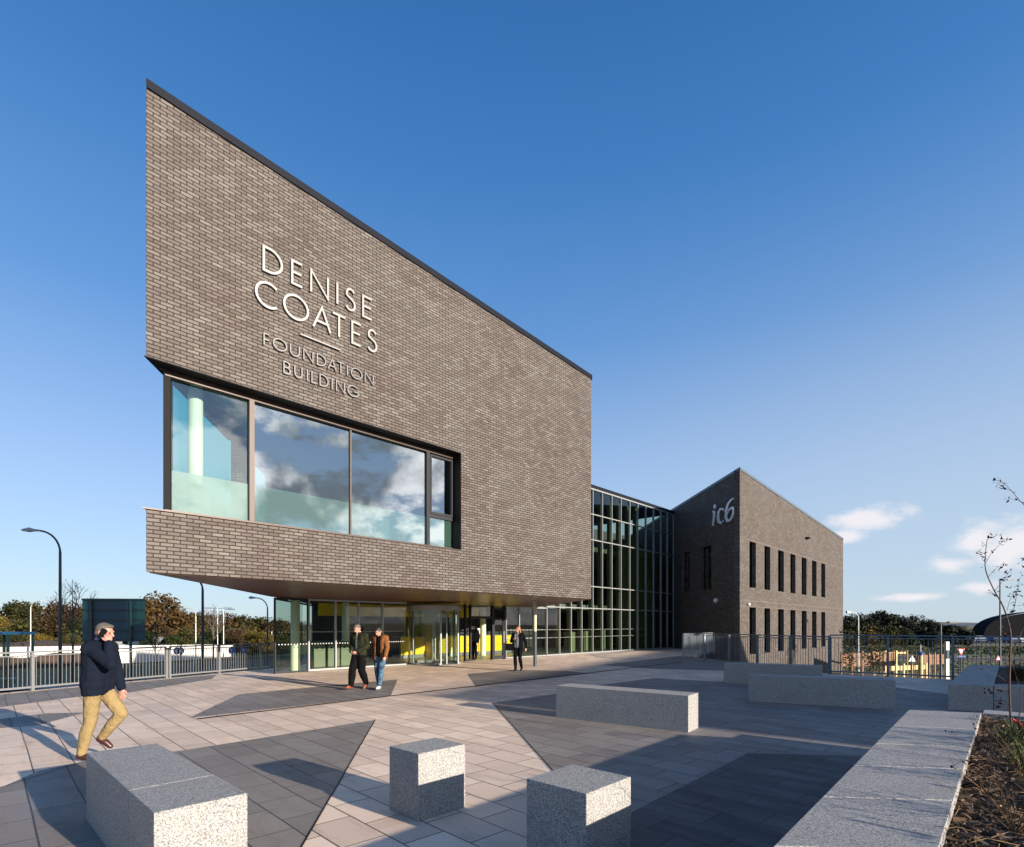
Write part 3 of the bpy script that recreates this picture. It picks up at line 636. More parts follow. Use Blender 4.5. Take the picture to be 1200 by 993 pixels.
bm = NB(); box(bm, sl[0] + 2, S1 + 16, GQ + 8.1, GQ + 8.3, .014, 10.29); obj('inner_wall', bm, M['dark_in'], link)
bm = NB(); box(bm, sl[9] - .3, S1 - .05, GQ + 1.3, GQ + 1.45, .014, 7.4); obj('inner_wall', bm, M['green_wall'], link)
for i, s in enumerate(sl[1:10:1]):
    bm = NB(); box(bm, s + .62, s + .72, GQ + .5, GQ + .75, .014, 10.2); obj('fin', bm, M['fin'], link)
for k in range(6):
    s = sl[5] + k * .55; bm = NB(); e_ = 5.6 if k % 2 else 5.1
    box(bm, s, s + .35, GQ + 3 + .4 * k, GQ + 3.1 + .4 * k, e_, e_ + .05); lo = obj('lamp', bm, None, link)
    if k == 0:
        ml_ = bpy.data.materials.new('lit_lamp'); ml_.use_nodes = True; pp = ml_.node_tree.nodes['Principled BSDF']
        pp.inputs['Emission Color'].default_value = (1, .86, .55, 1); pp.inputs['Emission Strength'].default_value = 1.6
    lo.data.materials.append(ml_)

# ================================================================== BRICK WING WITH THE SMALL LETTERS
wing = thing('brick_wing', 'two-storey brown brick wing with rows of tall narrow dark windows and a shaded gable', 'building', (A.x, A.y, 0), TH)
CW = w2(0, 0)
def loc(W): d = Vector((W.x, W.y)) - A; return Vector((d.dot(U), d.dot(N)))
J = Vector((S1 + .03, GQ))
k_ = (867 - CX) / F
tJ = 0; Pj = w2(*J); Dv = U * VL.x + N * VL.y
tJ = (k_ * Pj.y - Pj.x) / (-(Dv.x) + k_ * Dv.y)       # J - VL*t lies on x=867
Cn = J - VL * tJ; LE = t_at(988, Cn)
Dc = depth(*Cn); De = depth(Cn.x + LE, Cn.y); Dj = depth(*J)
zC = zat(551, Dc); zE = zat(633, De); zJ = zat(598.5, Dj)
def rt(a): return zC + (zE - zC) * a / LE
ops = []
xs = [(878.3, 885.8), (895.8, 902.6), (911.8, 918.6), (926.2, 932.2), (939.5, 945.2), (951.6, 956.9), (962.4, 967.1)]
d0 = depth(Cn.x + t_at(882, Cn), Cn.y)
zu1, zu0 = zat(635.5, d0), zat(689, d0); zl1 = zat(712, d0); zl0 = zat(767, d0)
for x0, x1 in xs:
    a0, a1 = t_at(x0, Cn), t_at(x1, Cn); ops += [(a0, a1, zu0, zu1), (a0, a1, zl0, zl1)]
grid_wall('front_wall', wing, M['brick'], Cn, (1, 0), LE, -4.0, rt, ops, (0, 1), 0.35, a_off=3)
for z in (zu1 + .03, zl1 + .03, zu0 - .9):
    bm = NB(); box(bm, Cn.x + .01, Cn.x + LE - .01, Cn.y - .004, Cn.y + .1, z, z + .065); obj('string_course', bm, M['course'], wing)
for a0, a1, z0, z1 in ops:
    bm = NB(); q = Cn.y + .26; x0, x1 = Cn.x + a0, Cn.x + a1
    for b in ((x0, x0 + .05, z0, z1), (x1 - .05, x1, z0, z1), (x0 + .05, x1 - .05, z0, z0 + .05), (x0 + .05, x1 - .05, z1 - .05, z1)): box(bm, b[0], b[1], q - .03, q + .05, b[2] + .002, b[3] - .002)
    w = obj('window', bm, M['black'], wing); pane('pane', w, M['g_dark'], (x0 + .05, q), (x1 - .05, q), z0 + .05, z1 - .05)
Lg = tJ + 10
def gz(a): return zC + (zJ - zC) * a / tJ
tg = lambda px: t_at(px, Cn, VL)
gops = []
for x1, x0, ya, yb in ((799.3, 808, 647.5, 695), (821.3, 833.5, 640, 691)):
    a0, a1 = tg(x0), tg(x1); a0, a1 = min(a0, a1), max(a0, a1); dd = depth(*(Cn + VL * (a0 + a1) / 2)); gops.append((a0, a1, zat(yb, dd), zat(ya, dd)))
zc0 = (gops[0][2] + gops[1][2]) / 2; zc1 = (gops[0][3] + gops[1][3]) / 2
gops = [(a0, a1, zc0, zc1) for a0, a1, _, _ in gops]
grid_wall('gable_wall', wing, M['brick'], Cn + VL * .352, VL, Lg - .352, -4.0, lambda a: gz(a + .352), [(a - .352, b - .352, c, d) for a, b, c, d in gops], (VL.y, -VL.x), 0.35, a_off=1)
nG = Vector((VL.y, -VL.x))
for a0, a1, z0, z1 in gops:
    bm = NB(); P0 = Cn + VL * a0 + nG * .25; P1 = Cn + VL * a1 + nG * .25
    for s0, s1, b0, b1 in ((0, .06, z0, z1), (a1 - a0 - .06, a1 - a0, z0, z1), (.06, a1 - a0 - .06, z0, z0 + .06), (.06, a1 - a0 - .06, z1 - .06, z1), (.06, a1 - a0 - .06, z0 + (z1 - z0) * .31, z0 + (z1 - z0) * .31 + .07)):
        q = [P0 + VL * s0 - nG * .03, P0 + VL * s1 - nG * .03, P0 + VL * s1 + nG * .03, P0 + VL * s0 + nG * .03]; prism(bm, [tuple(v) for v in q], b0 + .002, b1 - .002)
    w = obj('window', bm, M['black'], wing); pane('pane', w, M['g_dark'], P0 + VL * .06, P1 - VL * .06, z0 + .06, z1 - .06)
    bm = NB(); q = [P0 + VL * .05 + nG * .8, P0 + VL * (a1 - a0) * .6 + nG * .8, P0 + VL * (a1 - a0) * .6 + nG * .9, P0 + VL * .05 + nG * .9]; prism(bm, [tuple(v) for v in q], z0, z1 - .2); obj('blind', bm, M['green_wall'], wing)
bm = NB(); c4 = [Cn, Cn + Vector((LE, 0)), Cn + Vector((LE, 0)) + VL * Lg, Cn + VL * Lg]
prism(bm, [tuple(v + Vector((.3, .3))) if i == 0 else tuple(v) for i, v in enumerate(c4)], lambda x, y: 4, lambda x, y: 4.2); obj('floor_slab', bm, M['dark_in'], wing)
bm = NB()
def wz(x, y):
    v = Vector((x, y)) - Cn; b = v.y / VL.y; a = v.x - VL.x * b; return rt(a) + gz(b) - zC
prism(bm, [tuple(c4[0] + Vector((.1, .04))), tuple(c4[1] + Vector((-.05, .04))), tuple(c4[2]), tuple(c4[3])], lambda x, y: wz(x, y) - .3, lambda x, y: wz(x, y) - .06); obj('roof', bm, M['mid_in'], wing)
grid_wall('rear_wall', wing, M['brick'], c4[1] + VL * .36, VL, Lg - .4, -4, lambda a: rt(LE) + gz(a) - zC, [], (-VL.y, VL.x), .3)
grid_wall('rear_wall', wing, M['brick'], c4[3], (1, 0), LE, -4, lambda a: wz(c4[3].x + a, c4[3].y), [], (0, 1), .3)
for a, b in ((c4[0] + Vector((-.05, -.04)), c4[1] + Vector((.04, -.04))), ):
    bm = NB(); prism(bm, [(a.x, a.y), (b.x, b.y), (b.x, b.y + .42), (a.x + .3, a.y + .42)], lambda x, y: wz(x, Cn.y) + .002, lambda x, y: wz(x, Cn.y) + .17); obj('coping', bm, M['rail_blue'], wing)
bm = NB(); a = Cn - nG * .04 + VL * .0; b = Cn + VL * Lg - nG * .04
prism(bm, [tuple(a), tuple(b), tuple(b + nG * .4), tuple(a + nG * .4 + VL * .3)], lambda x, y: gz((Vector((x, y)) - Cn).dot(VL)) + .003, lambda x, y: gz((Vector((x, y)) - Cn).dot(VL)) + .168); obj('coping', bm, M['rail_blue'], wing)
# small italic letters on the shaded gable
def place_gable(bm):
    # x along the gable seen from outside (right to left runs with VL), y outwards
    for v in bm.verts:
        p = Cn + VL * (-v.co.x) - nG * (-v.co.y) * -1 if False else Cn - VL * v.co.x + nG * v.co.y
        v.co = Vector((p.x, p.y, v.co.z))
def gx(px): return -tg(px)
def gzz(px, py): return zat(py, depth(*(Cn + VL * tg(px))))
def swash(pts, ws, name='letter'):
    bm = NB(); stroke(bm, [(gx(x), gzz(x, y)) for x, y in pts], [w * .9 for w in ws], -.10, -.03); place_gable(bm); return bm
K = .141
def zp(l): return [(780 + K * x, 540 + K * y) for x, y in l]
bm = swash(zp([(398, 428), (408, 424), (414, 430), (408, 500), (402, 530), (412, 540)]), [.06, .16, .24, .24, .2, .08])
bm2 = swash(zp([(412, 372), (424, 392)]), [.26, .26]);
me_ = bpy.data.meshes.new('t'); bm2.to_mesh(me_); bm.from_mesh(me_); bm2.free(); obj('letter', bm, M['letter_pale'], wing)
bm = swash(zp([(494, 412), (484, 402), (466, 402), (450, 425), (444, 470), (452, 508), (470, 520), (492, 498)]), [.12, .14, .14, .2, .26, .24, .14, .06]); obj('letter', bm, M['letter_pale'], wing)
bm = swash(zp([(582, 312), (556, 326), (530, 360), (514, 410), (510, 462), (520, 498), (540, 500), (562, 472), (576, 428), (572, 396), (556, 392), (536, 410), (518, 450)]), [.06, .14, .2, .26, .28, .22, .14, .2, .26, .22, .14, .12, .08]); obj('letter', bm, M['letter_pale'], wing)
# bulkhead lamp on the gable, small fittings on the front
def on_gable(px, py): a = tg(px); P = Cn + VL * a; return P - nG * .06, zat(py, depth(*P))
P, z = on_gable(840, 704); bm = NB(); ball(bm, (P.x, P.y, z), .16, 3); o = obj('bulkhead_lamp', bm, M['white'], wing, smooth=True)
a = t_at(944.5, Cn); z = zat(631, depth(Cn.x + a, Cn.y)); ibox('wall_fitting', wing, M['black'], Cn.x + a - .22, Cn.x + a + .22, Cn.y - .25, Cn.y - .002, z - .07, z + .07)
a = t_at(876, Cn); z = zat(708.5, depth(Cn.x + a, Cn.y)); bm = NB(); ball(bm, (Cn.x + a, Cn.y - .08, z), .10, 2); obj('wall_lamp', bm, M['white'], wing, smooth=True)
# ================================================================== GROUND
def sstep(a, b, x):
    t = max(0.0, min(1.0, (x - a) / (b - a))); return t * t * (3 - 2 * t)
def gh(x, y):
    d = math.hypot(x, y)
    l = -1.05 - 2.05 * sstep(24, 68, d); r = -2.2 - 1.3 * sstep(30, 110, d)
    k = sstep(-5, 15, x)
    h = l * (1 - k) + r * k
    h += 9.0 * sstep(170, 420, d) * (0.4 + 0.6 * mnoise.noise(Vector((x * .004, y * .004, 3)))) * (1 - 0.75 * sstep(0.5, 0.9, x / max(d, 1)))
    if d > 700: h += 26 * sstep(700, 2200, d) * (mnoise.noise(Vector((x * .0009, y * .0009, 7))) + .15)
    return h
bm = NB(); rings = [0, 5, 10, 15, 20, 25, 30, 35, 40, 46, 52, 58, 65, 75, 85, 100, 120, 150, 180, 220, 260, 320, 400, 500, 700, 1000, 1500, 2200, 3200, 5000, 9000]
SEG = 144; prev = None
for r in rings:
    if r == 0: cur = [bm.verts.new((0, 0, gh(0, 0)))] * SEG
    else: cur = [bm.verts.new((r * math.sin(2 * math.pi * k / SEG), r * math.cos(2 * math.pi * k / SEG), gh(r * math.sin(2 * math.pi * k / SEG), r * math.cos(2 * math.pi * k / SEG)))) for k in range(SEG)]
    if prev:
        for k in range(SEG):
            j = (k + 1) % SEG
            if prev[0] is prev[1]: bm.faces.new([prev[0], cur[k], cur[j]])
            else: bm.faces.new([prev[k], cur[k], cur[j], prev[j]])
    prev = cur
tag(obj('ground', bm, M['ground'], smooth=True), kind='structure')
def road(name, path, w, m, dz=0.03, kerb=None, sub=14):
    pts = []
    for (x0, y0), (x1, y1) in zip(path, path[1:]):
        for i in range(sub): pts.append(Vector((x0 + (x1 - x0) * i / sub, y0 + (y1 - y0) * i / sub)))
    pts.append(Vector(path[-1])); bm = NB(); rows = []
    for i, p in enumerate(pts):
        t = (pts[min(i + 1, len(pts) - 1)] - pts[max(i - 1, 0)]).normalized(); n = Vector((-t.y, t.x))
        rows.append([bm.verts.new(((p + n * w * f).x, (p + n * w * f).y, gh(p.x + n.x * w * f, p.y + n.y * w * f) + dz)) for f in (-.5, -.25, 0, .25, .5)])
    for a, b in zip(rows, rows[1:]):
        for k in range(4): bm.faces.new([a[k], a[k + 1], b[k + 1], b[k]])
    return tag(obj(name, bm, m), kind='structure')
rp = [(-60, 14), (-40, 22), (-27, 31), (-20, 42), (-17, 60), (-19, 90), (-26, 130)]
road('road', rp, 11.5, M['asphalt'], .06)
road('pavement', [(x + dx, y + dy) for (x, y), (dx, dy) in zip(rp, [(2, -6.5), (3.5, -6), (5.6, -4.4), (7, -2), (7.2, 0), (7, 1), (7, 1)])], 2.2, M['kerb'], .12)
road('road_line', rp, .14, M['line'], .085)
road('road', [(30, 120), (60, 90), (95, 72), (140, 62)], 7, M['asphalt'], .06)
road('car_park', [(75, 178), (130, 160), (190, 140)], 24, M['asphalt'], .05)

# ---- terrace
LR = [gp(0, 813.5), gp(55, 808), gp(195, 795.5), gp(254, 790.2), gp(300, 787)]
def rl(y):   # x of the left railing line at depth y
    return -13.0 + (y - 14.1) * 0.425
RA = Vector((9.0, 28.7)); RB = Vector((11.4, 19.6)); RD = Vector((2.7, -2.1)).normalized()
RE = RB + RD * 12
out = [(rl(-8) - .2, -8), (rl(30) - .2, 30), (rl(30) - .2, 48), (w2(S1, GQ).x + .2, w2(S1, GQ + 1).y), (13.3, 38.0), (RA.x + .2, RA.y), (RB.x + .2, RB.y + .1), (RE.x + .2, RE.y + .1), (30, -3), (30, -8)]
bm = NB(); prism(bm, out, -4.2, 0.0); tag(obj('terrace', bm, M['pave_pale']), kind='structure')
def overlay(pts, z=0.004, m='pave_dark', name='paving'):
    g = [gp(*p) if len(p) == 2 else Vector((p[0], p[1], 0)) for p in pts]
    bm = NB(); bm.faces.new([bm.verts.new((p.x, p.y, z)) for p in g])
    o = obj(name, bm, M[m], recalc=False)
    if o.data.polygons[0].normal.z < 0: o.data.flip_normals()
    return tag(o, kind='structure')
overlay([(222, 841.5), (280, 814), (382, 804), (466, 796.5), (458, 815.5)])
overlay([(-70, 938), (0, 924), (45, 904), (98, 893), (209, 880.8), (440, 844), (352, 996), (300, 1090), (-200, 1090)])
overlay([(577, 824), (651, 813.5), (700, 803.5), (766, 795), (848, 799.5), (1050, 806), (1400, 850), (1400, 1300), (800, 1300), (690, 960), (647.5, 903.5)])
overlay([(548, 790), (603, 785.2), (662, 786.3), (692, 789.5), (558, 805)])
overlay([(704, 779.6), (795, 769), (862, 777.2), (858, 786.5), (760, 783.9)])  # dark paving at the right end; the rest is ground shade painted in
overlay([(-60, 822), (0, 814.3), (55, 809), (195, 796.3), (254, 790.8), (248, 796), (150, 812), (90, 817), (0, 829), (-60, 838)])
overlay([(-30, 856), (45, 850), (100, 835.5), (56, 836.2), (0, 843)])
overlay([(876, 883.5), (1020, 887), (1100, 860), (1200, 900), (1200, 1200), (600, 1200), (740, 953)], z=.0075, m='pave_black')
# slot drain and the dark bordering joints
def line_strip(a, b, w, name, z, m):
    a = Vector(a[:2]); b = Vector(b[:2]); n = (b - a).normalized(); n = Vector((-n.y, n.x)) * w / 2
    bm = NB(); bm.faces.new([bm.verts.new((p.x, p.y, z)) for p in (a - n, b - n, b + n, a + n)]); o = obj(name, bm, M[m], recalc=False)
    if o.data.polygons[0].normal.z < 0: o.data.flip_normals()
    return tag(o, kind='structure')
d0_, d1_, d2_ = gp(232, 843), gp(458, 816), gp(800, 776)
line_strip(d0_, d1_, .11, 'drain', .009, 'black'); line_strip(d1_, d2_, .11, 'drain', .0094, 'black')
for i, (a, b) in enumerate([((440, 844), (352, 996)), ((577, 824), (648, 904)), ((648, 904), (690, 960)), ((0, 924), (98, 893))]):
    line_strip(gp(*a), gp(*b), .012, 'paving_joint', .0085 + i * .0002, 'black')

# ================================================================== GRANITE BLOCKS
def block(name, label, cat, p0, p1, depth_, z1, group, joints=(), flip=1, z0=0.0):
    """front bottom edge p0->p1; body extends away from the camera"""
    a = Vector(p0[:2]); b = Vector(p1[:2]); L = (b - a).length; d = (b - a) / L; n = Vector((-d.y, d.x)) * flip
    bm = NB(); cuts = [0.0, *[j * L for j in joints], L]
    e = thing(name, label, cat, (a.x, a.y, 0), math.atan2(d.y, d.x), group)
    for i, (c0, c1) in enumerate(zip(cuts, cuts[1:])):
        bm = NB(); box(bm, c0 + (.0015 if i else 0), c1 - .0015 * (i < len(cuts) - 2), min(0, depth_ * flip), max(0, depth_ * flip), z0, z1)
        bevel(obj('granite_slab' if len(cuts) > 2 else 'granite_block', bm, M['granite'], e), .007, 2)
    return e
bg_ = 'pale speckled granite seating blocks on the terrace'
def tp(px, py, z): return gp(px, py, z)
block('granite_bench', 'large granite block in the left foreground with a joint across its top', 'bench', tp(180.4, 953, .605), tp(290.4, 929.6, .605), 2.28, .605, bg_)
e = bpy.data.objects['granite_bench']
# the joint across its top: rebuild as two slabs
for ch in list(e.children): bpy.data.objects.remove(ch)
a = tp(180.4, 953, .605); b = tp(290.4, 929.6, .605); W_ = (b - a).length
for y0, y1 in ((0, .66), (.664, 2.28)):
    bm = NB(); box(bm, 0, W_, y0, y1, 0, .605); bevel(obj('granite_block', bm, M['granite'], e), .007)
block('granite_cube', 'granite cube seat further back, with a stepped shadow on its right face', 'stone seat', gp(490.4, 963.3), gp(545.4, 945.8), .46, .605, bg_)
block('granite_cube', 'nearest granite cube seat, cut by the bottom edge beside the dark shadow', 'stone seat', tp(687.5, 930.4, .605), tp(739.6, 910.4, .605), .55, .605, bg_)
block('granite_bench', 'long low granite bench in the middle of the terrace with one end in sun', 'bench', gp(651.5, 840.7), gp(806.8, 859), .5, .605, bg_)
block('granite_bench', 'nearer and longer of two overlapping granite benches in shade before the railing', 'bench', gp(877, 822.4), gp(1049.7, 832), .5, .605, bg_)
block('granite_bench', 'granite bench furthest back, half hidden behind another bench near the railing', 'bench', gp(848, 800.7), gp(964, 806), .5, .605, bg_)

# ---- planters: coping slabs, walls, soil
def soil_mat():
    m = bpy.data.materials.new('bark_mulch'); m.use_nodes = True; t = NT(m.node_tree); p = t.n['Principled BSDF']
    oc = t.new('ShaderNodeTexCoord').outputs['Object']
    n = t.noise(oc, 22, 5, 0.7, .6); n2 = t.noise(oc, 2, 3)
    t.put(p.inputs['Base Color'], t.ramp(n, [(.35, (.018, .011, .008)), (.55, (.055, .034, .022)), (.72, (.16, .10, .06))])); p.inputs['Roughness'].default_value = .95
    b = t.new('ShaderNodeBump'); b.inputs['Strength'].default_value = 1; b.inputs['Distance'].default_value = .03; t.put(b.inputs['Height'], n); t.put(p.inputs['Normal'], b.outputs[0])
    return m
M['soil'] = soil_mat(); M['chip'] = mat('bark_chip', (.10, .06, .035), .9, var=.6, vscale=14); M['chip2'] = mat('pale_bark_chip', (.34, .24, .14), .9, var=.4, vscale=14)
PZ = .68
pl1 = thing('granite_planter', 'long granite-edged planting bed running along the right edge in the foreground', 'planter', (0, 0, 0))
a0 = tp(905, 993, PZ).to_2d(); a1 = tp(1065, 832, PZ).to_2d(); b1 = tp(1150, 835.5, PZ).to_2d(); b0 = tp(1100, 993, PZ).to_2d()
da = (a1 - a0).normalized(); db = (b1 - b0).normalized(); a_s = a0 - da * 1.6; b_s = b0 - db * 1.6
cut = [0, .22, .36, .50, .64, .80, 1.0]
for i, (f0, f1) in enumerate(zip(cut, cut[1:])):
    g = .0022; p = [a_s.lerp(a1, f0 + g * (i > 0)), a_s.lerp(a1, f1), b_s.lerp(b1, f1), b_s.lerp(b1, f0 + g * (i > 0))]
    bm = NB(); prism(bm, [tuple(v) for v in p], 0.0, PZ); bevel(obj('coping_slab', bm, M['granite'], pl1), .004)
fe = b1 + Vector((.7295, -.684)) * 3.7           # far end wall
nn = (fe - b1).normalized(); nb = Vector((-nn.y, nn.x)) 
for f0, f1 in ((0.0, .33), (.334, .66), (.664, 1.0)):
    p = [b1.lerp(fe, f0) + nn * .01, b1.lerp(fe, f1), b1.lerp(fe, f1) - nb * .38, b1.lerp(fe, f0) - nb * .38 + nn * .01]
    p = [v + nb * .38 for v in p]; bm = NB(); prism(bm, [tuple(v) for v in p], 0, PZ - .003); bevel(obj('coping_slab', bm, M['granite'], pl1), .004)
bm = NB(); G = 40; rows = []
c00, c10, c11, c01 = b_s, b_s + (fe - b1), fe, b1
for j in range(G + 1):
    row = []
    for i in range(G + 1):
        p = c00.lerp(c10, i / G).lerp(c01.lerp(c11, i / G), j / G)
        z = PZ - .11 + .035 * mnoise.noise(Vector((p.x * 1.3, p.y * 1.3, 0))) + .02 * mnoise.noise(Vector((p.x * 7, p.y * 7, 4))) + .06 * math.sin(math.pi * i / G)
        row.append(bm.verts.new((p.x, p.y, z)))
    rows.append(row)
for j in range(G):
    for i in range(G): bm.faces.new([rows[j][i], rows[j][i + 1], rows[j + 1][i + 1], rows[j + 1][i]])
obj('mulch', bm, M['soil'], pl1, smooth=True)
rnd = random.Random(3)
for mname, cnt, mm_ in (('bark_chips', 9000, 'chip'), ('pale_bark_chips', 500, 'chip2')):
    bm = NB()
    for _ in range(cnt):
        f, g = rnd.random() ** 1.5, rnd.random(); p = c00.lerp(c10, f).lerp(c01.lerp(c11, f), g)
        z = PZ - .085 + .06 * math.sin(math.pi * f) + .035 * mnoise.noise(Vector((p.x * 1.3, p.y * 1.3, 0))) + rnd.uniform(-.01, .02)
        L = rnd.uniform(.008, .032); Wd = L * rnd.uniform(.2, .5); a = rnd.uniform(0, 6.28)
        box(bm, -L, L, -Wd, Wd, -.004, .004, Matrix.Translation((p.x, p.y, z)) @ Matrix.Rotation(a, 4, 'Z') @ Matrix.Rotation(rnd.uniform(-.6, .6), 4, 'X') @ Matrix.Rotation(rnd.uniform(-.5, .5), 4, 'Y'))
    tag(obj(mname, bm, M[mm_]), 'loose bark chippings scattered on the soil of the foreground planting bed', kind='stuff')
# second planter
pl2 = thing('granite_planter', 'granite-edged planting bed in shade behind the foreground one, in front of the right railing', 'planter', (0, 0, 0))
q0 = gp(1111, 832.5).to_2d(); Q = .53
q1 = tp(1136, 779, Q).to_2d(); q2 = tp(1171, 780, Q).to_2d(); q3 = tp(1164, 803.5, Q).to_2d(); qr = q3 + (q3 - q0).normalized() * 6
bm = NB(); prism(bm, [tuple(v) for v in (q0, q3, q2, q1)], 0, Q); bevel(obj('coping_slab', bm, M['granite'], pl2), .006)
dirr = (q3 - q0).normalized(); up = (q1 - q0).normalized()
bm = NB(); p = [q3 + dirr * .012, q3 + dirr * 4, q3 + dirr * 4 + up * .4, q3 + dirr * .012 + up * .4]; prism(bm, [tuple(v) for v in p], 0, Q - .003); bevel(obj('coping_slab', bm, M['granite'], pl2), .006)
bm = NB(); p = [q3 + dirr * .012 + up * .402, q3 + dirr * 4 + up * .402, q2 + dirr * 4 - up * .38, q2 + dirr * .01 - up * .38]; prism(bm, [tuple(v) for v in p], 0, Q - .05); obj('mulch', bm, M['soil'], pl2)
bm = NB(); p = [q2 + dirr * .01 - up * .378, q2 + dirr * 4 - up * .378, q2 + dirr * 4, q2 + dirr * .01]; prism(bm, [tuple(v) for v in p], 0, Q - .004); bevel(obj('coping_slab', bm, M['granite'], pl2), .006)

# ================================================================== RAILINGS
def railing(name, label, a, b, posts, m, h=1.1, z=0.0, foot=0.08, pitch=.115, top_w=.05, group=None, posth=None, pd=0.0):
    a = Vector(a[:2]); b = Vector(b[:2]); L = (b - a).length; d = (b - a) / L
    e = thing(name, label, 'railing', (a.x, a.y, z), math.atan2(d.y, d.x), group)
    bm = NB(); box(bm, 0, L, -top_w / 2, top_w / 2, h - .045, h); bevel(obj('top_rail', bm, m, e), .008)
    bm = NB(); box(bm, 0, L, -.02, .02, h - .13, h - .10); obj('upper_rail', bm, m, e)
    bm = NB(); box(bm, 0, L, -.03, .03, foot, foot + .05); obj('bottom_rail', bm, m, e)
    pm = None
    for t_ in posts:
        if pm is None:
            bm = NB(); box(bm, -.035, .035, -.045, .045, -pd, h - .046); box(bm, -.07, .07, -.08, .08, -pd, -pd + .015); pm = obj('post', bm, m, e); o = pm
        else: o = pm.copy(); COL.objects.link(o); o.parent = e
        o.location = (t_ * L, 0, 0)
    n = min(100, int(L / pitch)); bmsh = None
    for i in range(n):
        s = (i + .5) * L / n
        if any(abs(s - t_ * L) < .05 for t_ in posts): continue
        if bmsh is None:
            bm = NB(); tube(bm, [(0, 0, foot + .05), (0, 0, h - .13)], .009, 6, False); bmsh = obj('baluster', bm, m, e); o = bmsh
        else: o = bmsh.copy(); COL.objects.link(o); o.parent = e
        o.location = (s, 0, 0)
    return e
pL = lambda y: Vector((rl(y), y))
g1 = 'metal railings round the edge of the terrace'
railing('railing', 'pale upright-bar railing at the far left behind the man on the phone', pL(9.5), pL(17.95), [0, .2, .4, .6, .8, 1], M['rail_white'], 1.06, group=g1, pitch=.1)
railing('railing', 'pale railing further along under the overhang corner, left of the glazed lobby', pL(18.05), pL(27), [.0, .19, .38, .57, .78, 1], M['rail_white'], 1.06, group=g1, pitch=.1)
railing('railing', 'blue-grey railing on the right in front of the planting and distant car park', RB, RB + RD * 8.6, [0, .2, .4, .6, .8, 1], M['rail_blue'], 1.42, group=g1, pitch=.11, top_w=.06, pd=.2)
railing('railing', 'blue-grey railing running back from the corner towards the brick wing', RB, RA, [.0, .2, .4, .6, .8], M['rail_blue'], 1.36, group=g1, pitch=.13, pd=.2)
railing('railing', 'short galvanised railing beside the shaded gable at the far end of the drain', RA, (12.9, 34.8), [.0, .25, .5, .75, 1], M['galv'], 1.3, group=g1, pitch=.13)
# ================================================================== PEOPLE
SKIN = mat('skin', (.40, .22, .16), .5); SKIN2 = mat('ruddy_skin', (.40, .195, .145), .5)
def rm_mesh(bm, voxel, smooth_it=4, fac=.5):
    me = bpy.data.meshes.new('tmp'); bm.to_mesh(me); bm.free(); o = bpy.data.objects.new('tmp', me); COL.objects.link(o)
    md = o.modifiers.new('r', 'REMESH'); md.mode = 'VOXEL'; md.voxel_size = voxel; md.use_smooth_shade = True
    if smooth_it: ms = o.modifiers.new('s', 'SMOOTH'); ms.iterations = smooth_it; ms.factor = fac
    dg = bpy.context.evaluated_depsgraph_get(); dg.update()
    out = bpy.data.meshes.new_from_object(o.evaluated_get(dg)); bpy.data.objects.remove(o); bpy.data.meshes.remove(me)
    for p in out.polygons: p.use_smooth = True
    return out
def capsule(bm, a, ra, b, rb, n=4):
    a = Vector(a); b = Vector(b)
    bmesh.ops.create_icosphere(bm, subdivisions=2, radius=ra, matrix=Matrix.Translation(a))
    bmesh.ops.create_icosphere(bm, subdivisions=2, radius=rb, matrix=Matrix.Translation(b))
    if (b - a).length > 1e-4: tube(bm, [a, b], [ra, rb], 14)
def mobj(name, me, m, parent):
    o = bpy.data.objects.new(name, me); COL.objects.link(o); me.materials.clear(); me.materials.append(m); o.parent = parent; return o
